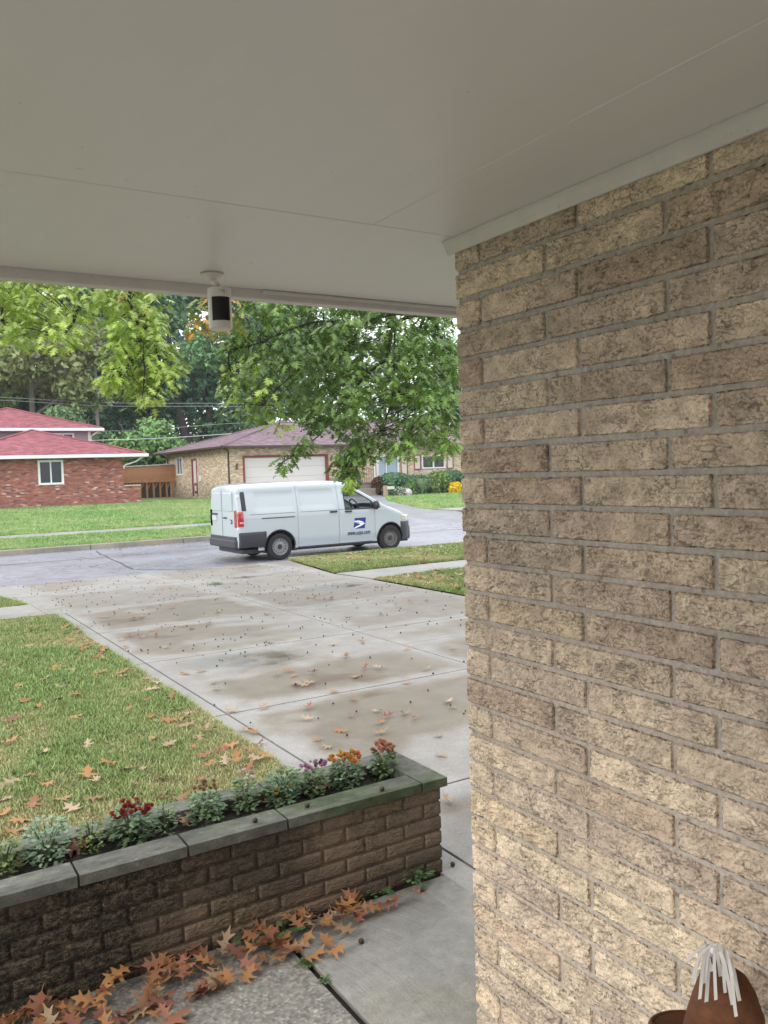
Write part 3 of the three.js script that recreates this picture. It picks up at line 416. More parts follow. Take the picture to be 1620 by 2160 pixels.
  const rail = S({ color: rgb(.3, .14, .11), roughness: .5 }); const rp = [box(23.0, 24.3, 2.02, 2.06, -40.5, -40.46)]; for (let x = 23.0; x < 24.35; x += .14) rp.push(box(x, x + .025, 1.25, 2.03, -40.49, -40.465)); mesh('railing', merge(rp), rail, h);
  mesh('hand_rail', tube([[22.7, 1.9, -40.9], [22.7, 1.85, -40.4], [22.7, 1.4, -39.7], [22.7, .8, -39.65]], .025, .025, 12, 6), creamPaint, h);
}
// cedar deck fence between the houses
{
  const cedar = S({ map: tex(256, 256, (u, v, i, j) => { const k = .9 + .3 * (fbm(u * 30, v * 4, 3) - .5); return [.74 * k, .54 * k, .39 * k]; }, { rx: 2, ry: 1 }), roughness: .8 });
  const f = thing('cedar_deck_fence', 'brown cedar board fence on braced deck posts between the two houses', 'fence'); const z = -50.5, yb = EYE - .02, yt = EYE + .75; const r = rng(3);
  const topAt = x => yt + .03 * (x - 12.3);
  for (let x = 12.2; x < 16.05; x += .152) mesh('board', box(x, x + .145, yb, topAt(x), z - .02, z + .01 * r()), cedar, f);
  { const g = box(12.15, 16.1, yt, yt + .06, z - .06, z + .07); const p = g.attributes.position; for (let i = 0; i < p.count; i++) p.setY(i, p.getY(i) + .03 * (p.getX(i) - 12.3)); mesh('top_rail', g, S({ color: rgb(.5, .48, .46) }), f); }
  mesh('beam', box(12.15, 16.1, yb - .16, yb - .005, z - .12, z + .06), cedar, f);
  for (let x = 12.35; x < 16; x += .4) { mesh('post', box(x, x + .09, .5, yb - .165, z - .1, z - .01), cedar, f); mesh('brace', tube([[x + .05, yb - .6, z - .05], [x + .3, yb - .17, z - .05]], .035, .035, 2, 4), cedar, f); }
  mesh('deck_skirt', box(12.2, 16.1, .5, yb - .17, z - 1.0, z - .95), S({ color: rgb(.12, .1, .09), roughness: 1 }), f);
}

// ---------------------------------------------------------------- delivery van
{
  const van = thing('delivery_van', 'white postal delivery van parked at the kerb', 'van', [7.33, -.19, -18.42 - .93]);
  const paint = new THREE.MeshPhysicalMaterial({ color: rgb(.44, .49, .525), roughness: .3, clearcoat: .7, clearcoatRoughness: .12 });
  const blk = S({ color: rgb(.028, .03, .034), roughness: .55 }), gry = S({ color: rgb(.034, .035, .042), roughness: .5 }), glass = new THREE.MeshPhysicalMaterial({ color: rgb(.72, .8, .78), transmission: 1, thickness: 0, roughness: .02, ior: 1.45 });
  const inter = S({ color: rgb(.035, .037, .042), roughness: .8 });
  const pw = (t, x) => { for (let i = 1; i < t.length; i++) if (x <= t[i][0]) { const k = (x - t[i - 1][0]) / (t[i][0] - t[i - 1][0]); return lerp(t[i - 1][1], t[i][1], clamp(k)); } return t[t.length - 1][1]; };
  const smoothT = (t, x) => (pw(t, x - .04) + pw(t, x) * 2 + pw(t, x + .04)) / 4;
  const TOP = [[0, 1.80], [.08, 1.845], [.3, 1.87], [1.5, 1.885], [2.5, 1.875], [2.9, 1.845], [3.1, 1.78], [3.62, 1.5], [4.12, 1.215], [4.25, 1.165], [4.6, 1.02], [4.78, .92], [4.9, .8], [4.97, .66]];
  const WT = [[0, 1.6], [.1, 1.64], [2.86, 1.66], [3.08, 1.63], [3.3, 1.52], [3.56, 1.36], [3.8, 1.22], [3.99, 1.10], [4.2, 1.02], [4.6, .88], [4.8, .78], [4.97, .56]];
  const top = x => smoothT(TOP, x), wt = x => smoothT(WT, x), belt = x => Math.min(1.12, wt(x));
  const plan = x => x < .12 ? lerp(.945, 1, Math.sqrt(clamp(1 - Math.pow(1 - x / .12, 2)))) : x < 3.9 ? 1 : 1 - .2 * Math.pow((x - 3.9) / 1.07, 2.4) - .18 * Math.pow(clamp((x - 4.6) / .37), 2.5);
  const RW = 1.06, FW = 4.19, R = .325, AR = .405;
  const bottom = x => { let b = .27; if (x < .5) b = .36; else if (x > 4.5) b = .24; for (const c of [RW, FW]) { const d = Math.abs(x - c); if (d < AR) b = Math.max(b, .325 + Math.sqrt(AR * AR - d * d)); } return b; };
  const seams = [1.555, 2.69, 3.73];
  const halfW = (x, y) => {
    let w = y < .5 ? lerp(.885, .925, sstep(.25, .5, y)) : y < 1.1 ? .93 - .006 * Math.abs(y - .85) : .93 - .125 * Math.pow((y - 1.1) / .55, 1.25);
    w += .008 * (sstep(1.13, 1.1, y) - sstep(1.1, 1.06, y)) * 0; if (Math.abs(y - 1.12) < .03) w -= .007 * (1 - Math.abs(y - 1.12) / .03);
    const P = (a, b) => sstep(a, a + .05, x) * sstep(b, b - .05, x) * sstep(1.2, 1.25, y) * sstep(1.66, 1.6, y); w -= .028 * Math.max(P(.42, 1.5), P(1.61, 2.6));
    for (const s of seams) if (y > .3) w -= .022 * clamp(1 - Math.abs(x - s) / .013);
    return w * plan(x);
  };
  // columns along x, rows round the section
  const xs = new Set(); for (let x = 0; x <= 4.9701; x += .05) xs.add(+x.toFixed(3)); for (const c of [RW, FW]) for (let a = 0; a <= 24; a++) xs.add(+(c - AR * Math.cos(a / 24 * Math.PI)).toFixed(4)); for (const s of seams) for (const d of [-.012, 0, .012]) xs.add(+(s + d).toFixed(4)); for (const v of [.02, .04, .07, 2.86, 3.6, 3.64, 3.99, 4.94, 4.96, .498, .502, 2.88]) xs.add(v);
  const X = [...xs].sort((a, b) => a - b).filter((v, i, a) => !i || v - a[i - 1] > .002), nA = 18, nB = 8, nD = 14, rows = nA + nB + nD; // per side
  const ptAt = (x, j) => { // j from 0 (sill) to rows (roof middle)
    const b = bottom(x), be = Math.max(belt(x), b + .02), t = Math.max(wt(x), be);
    if (j <= nA) { const y = lerp(b, be, j / nA); return [halfW(x, y), y]; }
    if (j <= nA + nB) { const y = lerp(be, t, (j - nA) / nB); return [halfW(x, y), y]; }
    const a = (j - nA - nB) / nD * Math.PI / 2, n = 2 / 3.6, w = halfW(x, t), T = Math.max(top(x), t + .03); return [w * Math.pow(Math.cos(a), n), t + (T - t) * Math.pow(Math.sin(a), n)];
  };
  const nR = rows * 2 + 1, P = X.map(x => { const c = []; for (let j = 0; j <= rows; j++) { const [w, y] = ptAt(x, j); c.push([x, y, w]); } for (let j = rows - 1; j >= 0; j--) { const [w, y] = ptAt(x, j); c.push([x, y, -w]); } return c; });
  const full = new THREE.BufferGeometry(); { const pos = [], idx = []; P.forEach(c => c.forEach(p => pos.push(...p))); for (let i = 0; i + 1 < X.length; i++) for (let j = 0; j + 1 < nR; j++) { const a = i * nR + j; idx.push(a, a + nR, a + 1, a + 1, a + nR, a + nR + 1); } full.setAttribute('position', new THREE.Float32BufferAttribute(pos, 3)); full.setIndex(idx); full.computeVertexNormals(); }
  const cls = (i, j) => { const xm = (X[i] + X[i + 1]) / 2, jj = j <= rows - 1 ? j : nR - 2 - j, s = j <= rows - 1 ? 0 : 1;
    if (jj >= nA && jj < nA + nB && xm > 2.86 && xm < 3.99) { if (wt(xm) - belt(xm) < .025) return 'body'; return xm > 3.62 && xm < 3.66 ? 'black' : (s ? 'winF' : 'winN') + (xm > 3.64 ? 'q' : ''); }
    if (jj >= nA + nB + 5 && xm > 3.02 && xm < 4.14) return 'shield'; if (jj >= nA + nB + 4 && xm > 2.98 && xm < 4.18) return 'black';
    return 'body'; };
  const patch = want => { const idx = []; for (let i = 0; i + 1 < X.length; i++) for (let j = 0; j + 1 < nR; j++) if (cls(i, j) === want) { const a = i * nR + j; idx.push(a, a + nR, a + 1, a + 1, a + nR, a + nR + 1); } const g = new THREE.BufferGeometry(); g.setAttribute('position', full.attributes.position); g.setAttribute('normal', full.attributes.normal); g.setIndex(idx); const q = g.toNonIndexed(); return q; };
  // end caps: horizontal rulings from side to side
  const cap = (i, sgn) => { const pos = [], idx = [], n = 8; for (let j = 0; j <= rows; j++) { const [x, y, w] = P[i][j]; for (let k = 0; k <= n; k++) { const z = lerp(w, -w, k / n); pos.push(x + sgn * .03 * (1 - Math.pow(Math.abs(z / (w + 1e-4)), 3)) * (w > .1 ? 1 : 0), y, z); } } for (let j = 0; j < rows; j++) for (let k = 0; k < n; k++) { const a = j * (n + 1) + k; if (sgn > 0) idx.push(a, a + 1, a + n + 1, a + 1, a + n + 2, a + n + 1); else idx.push(a, a + n + 1, a + 1, a + 1, a + n + 1, a + n + 2); } const g = new THREE.BufferGeometry(); g.setAttribute('position', new THREE.Float32BufferAttribute(pos, 3)); g.setIndex(idx); g.computeVertexNormals(); return g.toNonIndexed(); };
  const body = mesh('body', merge([patch('body'), cap(0, -1), cap(X.length - 1, 1)]), paint, van);
  mesh('pillar_trim', patch('black'), blk, van); mesh('windscreen', patch('shield'), glass, van);
  mesh('side_window', patch('winF'), glass, van); mesh('quarter_window', patch('winNq'), darkGlass, van); mesh('quarter_window', patch('winFq'), darkGlass, van);
  // near window: its glass is wound down, only its rubber frame shows
  const onSide = (x, y, off, s = 1) => [x, y, s * (halfW(x, y) + off)];
  { const e = []; for (const x of [2.86, 2.95, 3.1, 3.3, 3.5, 3.62]) e.push(onSide(x, wt(x) - .005, .002)); e.push(onSide(3.63, 1.3, .002), onSide(3.63, 1.13, .002)); for (const x of [3.4, 3.1, 2.87]) e.push(onSide(x, 1.125, .002)); e.push(onSide(2.865, 1.3, .002), onSide(2.86, 1.5, .002)); const q = []; for (let i = 0; i < e.length; i++) q.push(tube([e[i], e[(i + 1) % e.length]], .016, .016, 3, 5)); mesh('window_seal', merge(q), blk, van); }
  // conforming overlays
  const over = (x0, x1, y0, y1, off, s = 1, nx = 10, ny = 8, yb) => { const pos = [], idx = []; for (let i = 0; i <= nx; i++) for (let j = 0; j <= ny; j++) { const x = lerp(x0, x1, i / nx); const lo = yb ? Math.max(y0, yb(x)) : y0, y = lerp(Math.min(lo, y1 - .004), y1, j / ny), e = (i === 0 || j === ny || (i === nx && !yb)) ? -.006 : off; pos.push(...onSide(x, y, e, s)); } for (let i = 0; i < nx; i++) for (let j = 0; j < ny; j++) { const a = i * (ny + 1) + j, b = a + ny + 1; if (s > 0) idx.push(a, b, a + 1, a + 1, b, b + 1); else idx.push(a, a + 1, b, a + 1, b + 1, b); } const g = new THREE.BufferGeometry(); g.setAttribute('position', new THREE.Float32BufferAttribute(pos, 3)); g.setIndex(idx); g.computeVertexNormals(); return g; };
  for (const s of [1, -1]) {
    const tl = mesh('tail_light', over(.0, .15, .86, 1.22, .012, s, 8, 10), new THREE.MeshPhysicalMaterial({ color: rgb(.36, .012, .018), roughness: .15, clearcoat: 1 }), van); mesh('reversing_lens', over(.03, .15, .93, .98, .02, s, 6, 3), S({ color: rgb(.5, .3, .3), roughness: .2 }), tl);
    mesh('lamp_surround', merge([box(-.012, .02, .84, 1.24, s * .72, s * .86)]), new THREE.MeshPhysicalMaterial({ color: rgb(.36, .012, .018), roughness: .15, clearcoat: 1 }), tl);
    mesh('rear_pillar', over(.1, .235, 1.225, 1.76, .008, s, 6, 10), blk, van);
    mesh('rear_cladding', over(0, RW - .36, .34, .73, .02, s, 20, 8, bottom), gry, van);
    mesh('rocker_strip', over(RW + AR, FW - AR, .255, .3, .008, s, 12, 2), gry, van);
    for (const c of [RW, FW]) { const pts = []; for (let a = 0; a <= 18; a++) { const t = a / 18 * Math.PI, x = c - AR * Math.cos(t), y = .325 + AR * Math.sin(t); if (y > .3) pts.push(onSide(x, Math.max(y, .3), -.01, s)); } mesh('arch_lip', tube(pts, .02, .02, 30, 6), gry, van); }
    const hl = mesh('headlight', over(4.55, 4.86, .76, .9, .014, s, 10, 6), new THREE.MeshPhysicalMaterial({ color: rgb(.62, .62, .6), roughness: .08, clearcoat: 1, metalness: .3 }), van); mesh('indicator', over(4.55, 4.68, .84, .895, .018, s, 4, 3), S({ color: rgb(.7, .35, .1), roughness: .2 }), hl);
    mesh('front_bumper_side', over(4.52, 4.965, .23, .74, .018, s, 16, 8, bottom), gry, van);
    const mi = mesh('door_mirror', new THREE.SphereGeometry(1, 16, 12).scale(.075, .115, .11).translate(3.7, 1.2, s * 1.06), blk, van); mesh('mirror_arm', tube([[3.72, 1.13, s * .9], [3.71, 1.12, s * 1.0]], .035, .03, 4, 6), blk, mi);
    for (const [x, y] of [[2.53, 1.09], [2.95, 1.075]]) mesh('door_handle', rbox(x - .1, x + .1, y - .022, y + .022, s * .93 - .01, s * .93 + .035, .015, 3), blk, van);
    mesh('belt_crease_shade', over(.25, 3.72, 1.122, 1.14, .003, s, 40, 2), S({ color: rgb(.2, .22, .23), roughness: .5 }), van); mesh('slide_rail', over(.55, 1.55, 1.015, 1.045, .006, s, 10, 2), gry, van);  // grey belt line is painted shade that darkens the body crease
    mesh('mud_flap', rbox(RW + .36, RW + .45, .2, .26, s * .6, s * .9, .01), blk, van);
  }
  mesh('rear_bumper', merge([rbox(-.075, .12, .34, .55, -.86, .86, .05, 3), rbox(-.05, .1, .5, .62, -.82, .82, .02)]), gry, van);
  mesh('front_bumper', merge([rbox(4.84, 5.02, .22, .6, -.6, .6, .06, 3)]), gry, van); mesh('grille', rbox(4.93, 5.01, .62, .78, -.42, .42, .02), blk, van);
  // rear doors: seam, glazing-shaped pressings, plate, handle, lamps
  const rz = merge([box(-.034, -.02, .62, 1.72, -.008, .008)]); mesh('door_seam', rz, blk, van);
  for (const s of [1, -1]) { const pg = rbox(-.042, -.01, 1.22, 1.66, s * .36 - .3, s * .36 + .3, .03, 3); mesh('rear_panel', pg, paint, van); }
  mesh('number_plate', box(-.045, -.03, .98, 1.1, -.66, -.36), S({ color: rgb(.5, .52, .55) }), van); mesh('plate_lamp', rbox(-.05, -.02, 1.12, 1.16, -.7, -.3, .01), gry, van); mesh('rear_handle', rbox(-.06, -.02, 1.04, 1.075, .1, .3, .012), blk, van);
  for (const y of [1.55, .78]) mesh('hinge', rbox(-.01, .045, y, y + .06, .87, .9, .008), white, van);
  // underbody, cab and load bay
  mesh('underbody', box(.15, 4.8, .2, .3, -.78, .78), blk, van); mesh('bulkhead', box(2.6, 2.63, .3, 1.74, -.77, .77), inter, van); mesh('dashboard', rbox(3.55, 4.05, .75, 1.12, -.8, .8, .06), inter, van); mesh('cab_floor', box(2.64, 4.2, .35, .4, -.82, .82), inter, van);
  for (const z of [.42, -.42]) { const s = mesh('seat', merge([rbox(2.72, 3.2, .6, .8, z - .25, z + .25, .06), rbox(2.66, 2.82, .78, 1.4, z - .24, z + .24, .06)]), inter, van); mesh('head_rest', rbox(2.66, 2.78, 1.42, 1.62, z - .13, z + .13, .05), inter, s); }
  { const sw = new THREE.TorusGeometry(.19, .018, 8, 24).rotateY(Math.PI / 2).rotateZ(.45).translate(3.42, 1.19, .42); const st = mesh('steering_wheel', sw, S({ color: rgb(.06, .07, .08), roughness: .5 }), van); mesh('wheel_hub', merge([new THREE.CylinderGeometry(.06, .06, .05, 12).rotateZ(Math.PI / 2 + .45).translate(3.44, 1.18, .42), tube([[3.42, 1.19, .24], [3.45, 1.18, .42], [3.42, 1.19, .6]], .015, .015, 6, 5), tube([[3.44, 1.18, .42], [3.6, 1.02, .42]], .03, .03, 3, 6)]), inter, st); }
  // wheels
  const tyreM = S({ color: rgb(.018, .018, .02), roughness: .85 }), rimM = S({ color: rgb(.26, .265, .27), roughness: .45, metalness: .3 });
  const rimHoles = (() => { const s = new THREE.Shape(); s.absarc(0, 0, .2, 0, Math.PI * 2); for (let k = 0; k < 14; k++) { const a = k / 14 * Math.PI * 2, h = new THREE.Path(); h.absellipse(Math.cos(a) * .155, Math.sin(a) * .155, .017, .026, 0, Math.PI * 2, true, a + Math.PI / 2); s.holes.push(h); } return new THREE.ExtrudeGeometry(s, { depth: .012, bevelEnabled: true, bevelSize: .004, bevelThickness: .004, bevelSegments: 2, curveSegments: 28 }); })();
  for (const cx of [RW, FW]) for (const s of [1, -1]) {
    const w = new THREE.Group(); w.name = 'wheel'; w.position.set(cx, R, s * .805); if (s < 0) w.rotation.y = Math.PI; van.add(w);
    const prof = [[.2, -.11], [.29, -.118], [.315, -.1], [.325, -.07], [.3255, 0], [.325, .07], [.315, .1], [.29, .118], [.205, .11]].map(([r, y]) => new THREE.Vector2(r, y)); mesh('tyre', new THREE.LatheGeometry(prof, 40).rotateX(Math.PI / 2), tyreM, w);
    const rim = merge([new THREE.LatheGeometry([[.205, .105], [.215, .112], [.2, .1], [.195, .05]].map(([r, y]) => new THREE.Vector2(r, y)), 40).rotateX(Math.PI / 2), rimHoles.clone().translate(0, 0, .055), new THREE.LatheGeometry([[.19, .055], [.12, .085], [.07, .095], [.062, .1]].map(([r, y]) => new THREE.Vector2(r, y)), 32).rotateX(Math.PI / 2).scale(.72, .72, .85)]);
    mesh('rim', rim, cx === FW ? S({ color: rgb(.15, .14, .13), roughness: .6, metalness: .2 }) : rimM, w); mesh('hub_cap', new THREE.CylinderGeometry(.05, .062, .03, 20).rotateX(Math.PI / 2).translate(0, 0, .098), blk, w); mesh('wheel_well', new THREE.CylinderGeometry(.19, .19, .02, 24).rotateX(Math.PI / 2).translate(0, 0, .02), blk, w);
  }
  // emblem and lettering on the near door
  const blue = S({ color: rgb(.012, .03, .2), roughness: .35 }), flat = (pts, z = 0) => { const s = new THREE.Shape(pts.map(p => new THREE.Vector2(...p))); return new THREE.ExtrudeGeometry(s, { depth: .003, bevelEnabled: false }).translate(0, 0, z); };
  const emblem = (parent, k, place) => {
    const e = mesh('emblem', place(flat([[0, 0], [.33, 0], [.375, .27], [.05, .27]].map(([x, y]) => [x * k, y * k]))), blue, parent);
    mesh('emblem_eagle', place(merge([flat([[.03, .2], [.16, .205], [.27, .175], [.325, .13], [.34, .115], [.3, .12], [.25, .145], [.14, .165], [.035, .165]].map(([x, y]) => [x * k, y * k]), .003), flat([[.3, .115], [.335, .11], [.17, .045], [.02, .0], [.0, .012], [.06, .045], [.2, .1], [.17, .125], [.06, .15], [.2, .15], [.27, .13]].map(([x, y]) => [x * k, y * k]), .0035)])), S({ color: rgb(.8, .82, .84), roughness: .4 }), e);
  };
  emblem(van, 1, g => g.translate(3.08, .625, .9315));
  emblem(van, .36, g => g.rotateY(-Math.PI / 2).translate(-.045, .93, .5));
  try {
    const font = await new FontLoader().loadAsync('fonts/droid/droid_sans_bold.typeface.json'); const t = new TextGeometry('www.usps.com', { font, size: .098, depth: .003, curveSegments: 3 }); t.computeBoundingBox(); const w = t.boundingBox.max.x; t.scale(.66 / w, 1, 1); t.applyMatrix4(new THREE.Matrix4().makeShear(0, 0, .22, 0, 0, 0)); t.translate(2.9, .475, .9315); mesh('door_lettering', t, S({ color: rgb(.03, .05, .11), roughness: .4 }), van);
  } catch (e) { console.log('font', e); }
}

// ---------------------------------------------------------------- leaf shapes
const halfOak = [[.012, -.12], [.014, .03], [.09, .13], [.27, .13], [.3, .17], [.13, .25], [.1, .33], [.4, .45], [.43, .52], [.3, .5], [.15, .52], [.1, .6], [.3, .78], [.26, .8], [.12, .77], [.07, .86], [0, 1.02]];
const oakShape = new THREE.Shape([...halfOak.map(([x, y]) => new THREE.Vector2(x, y)), ...halfOak.slice(0, -1).reverse().map(([x, y]) => new THREE.Vector2(-x, y))]);
function oakLeaf(len, curl, fold, twist, vary) { // lies in xz, tip to +z
  const jit = side => halfOak.slice(0, -1).map(([x, y], i) => i < 2 ? [side * x, y] : [side * x * vary.w * (1 + 2.4 * vary.j * (vary.r() - .5)), y + .5 * vary.j * (vary.r() - .5)]);
  const g = new THREE.ShapeGeometry(vary ? new THREE.Shape([...jit(1), [0, 1.02], ...jit(-1).reverse()].map(p => new THREE.Vector2(...p))) : oakShape); const p = g.attributes.position;
  for (let i = 0; i < p.count; i++) { const x = p.getX(i), y = p.getY(i); const up = curl * (y - .45) * (y - .45) + fold * Math.abs(x) + fold * .8 * x * x + twist * x * (y - .4); p.setXYZ(i, x * len, up * len, (y - .45) * len); }
  g.computeVertexNormals(); return g;
}
const leafMat = (c, o = {}) => new THREE.MeshPhysicalMaterial({ color: c, roughness: .75, side: THREE.DoubleSide, ...o });
// ---------------------------------------------------------------- street-side oaks whose boughs hang into view
const inPoly = (p, x, y) => { let c = false; for (let i = 0, j = p.length - 1; i < p.length; j = i++) { const [a, b] = p[i], [d, e] = p[j]; if ((b > y) !== (e > y) && x < (d - a) * (y - b) / (e - b) + a) c = !c; } return c; };
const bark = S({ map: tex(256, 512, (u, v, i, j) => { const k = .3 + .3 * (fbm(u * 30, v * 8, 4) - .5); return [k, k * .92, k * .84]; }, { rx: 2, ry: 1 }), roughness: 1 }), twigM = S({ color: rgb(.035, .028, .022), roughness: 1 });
const sprig = (() => { // a spray of leaves on a short twig, used at a few thousand places
  return oakLeaf(1, -.25, -.18, .1);
})();
function hangingOak(name, label, trunkPts, r0, limbs, fills, seed, palette) {
  const t = thing(name, label, 'tree', trunkPts[0]); const o = new THREE.Vector3(...trunkPts[0]), L = p => p.clone().sub(o); const R = rng(seed);
  mesh('trunk', tube(trunkPts.map(p => new THREE.Vector3(...p).sub(o)), r0, r0 * .5, 16, 10), bark, t);
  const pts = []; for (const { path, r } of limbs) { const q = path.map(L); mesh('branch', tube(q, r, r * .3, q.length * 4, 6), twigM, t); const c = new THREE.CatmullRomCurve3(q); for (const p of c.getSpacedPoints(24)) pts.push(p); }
  const tw = [], mats = [], cols = []; const dn = new THREE.Vector3(0, -1, 0);
  for (const { poly, n, d0, d1, k = 22, sz = .12, pal = palette, rad = .25 } of fills) {
    const xs = poly.map(p => p[0]), ys = poly.map(p => p[1]); let m = 0, guard = 0;
    while (m < n && guard++ < n * 40) {
      const x = lerp(Math.min(...xs), Math.max(...xs), R()), y = lerp(Math.min(...ys), Math.max(...ys), R()); if (!inPoly(poly, x, y)) continue; m++;
      const c = L(atD(x, y, lerp(d0, d1, R()))); let best = null, bd = 1e9; for (const p of pts) { const dd = p.distanceTo(c); if (dd < bd) { bd = dd; best = p; } }
      if (bd < 2.2) { const mid = best.clone().lerp(c, .5).add(new THREE.Vector3((R() - .5) * .2, .12 * R(), (R() - .5) * .2)); tw.push(tube([best, mid, c], .008, .003, 5, 4)); }
      const dir = c.clone().sub(best).normalize(), tone = pal[Math.floor(R() * pal.length)], bright = .8 + .4 * R();
      for (let i = 0; i < k; i++) {
        const a = R() * Math.PI * 2, e = Math.acos(2 * R() - 1), rr = rad * Math.cbrt(R()) * 1.1, px = rr * Math.sin(e) * Math.cos(a), py = rr * Math.cos(e) * .75, pz = rr * Math.sin(e) * Math.sin(a);
        const yaw = Math.atan2(px, pz) + (R() - .5) * 1.4, pit = .35 + .75 * R(), s = sz * (.65 + .6 * R());
        mats.push(M4(c.x + px, c.y + py, c.z + pz, quat(pit, yaw, (R() - .5) * 1.2), s)); const v = bright * (.8 + .4 * R()); const w = R() < .06 ? pal[Math.floor(R() * pal.length)] : tone; cols.push(rgb(w[0] * v, w[1] * v, w[2] * v));
      }
    }
  }
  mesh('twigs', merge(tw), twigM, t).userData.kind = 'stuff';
  instanced('leaves', sprig, new THREE.MeshPhysicalMaterial({ color: 0xffffff, roughness: .6, transmission: .45, thickness: 0, side: THREE.DoubleSide }), mats, cols, t);
  return t;
}
const A = (list, d) => list.map(([x, y, e]) => atD(x, y, e ?? d));
const green1 = [[.13, .235, .035], [.17, .3, .045], [.095, .18, .03], [.2, .33, .055]], green2 = [[.34, .48, .07], [.4, .54, .09], [.28, .41, .07], [.44, .56, .12]], gold = [[.5, .34, .05], [.42, .4, .07], [.52, .27, .05], [.36, .42, .08], [.3, .38, .07]];
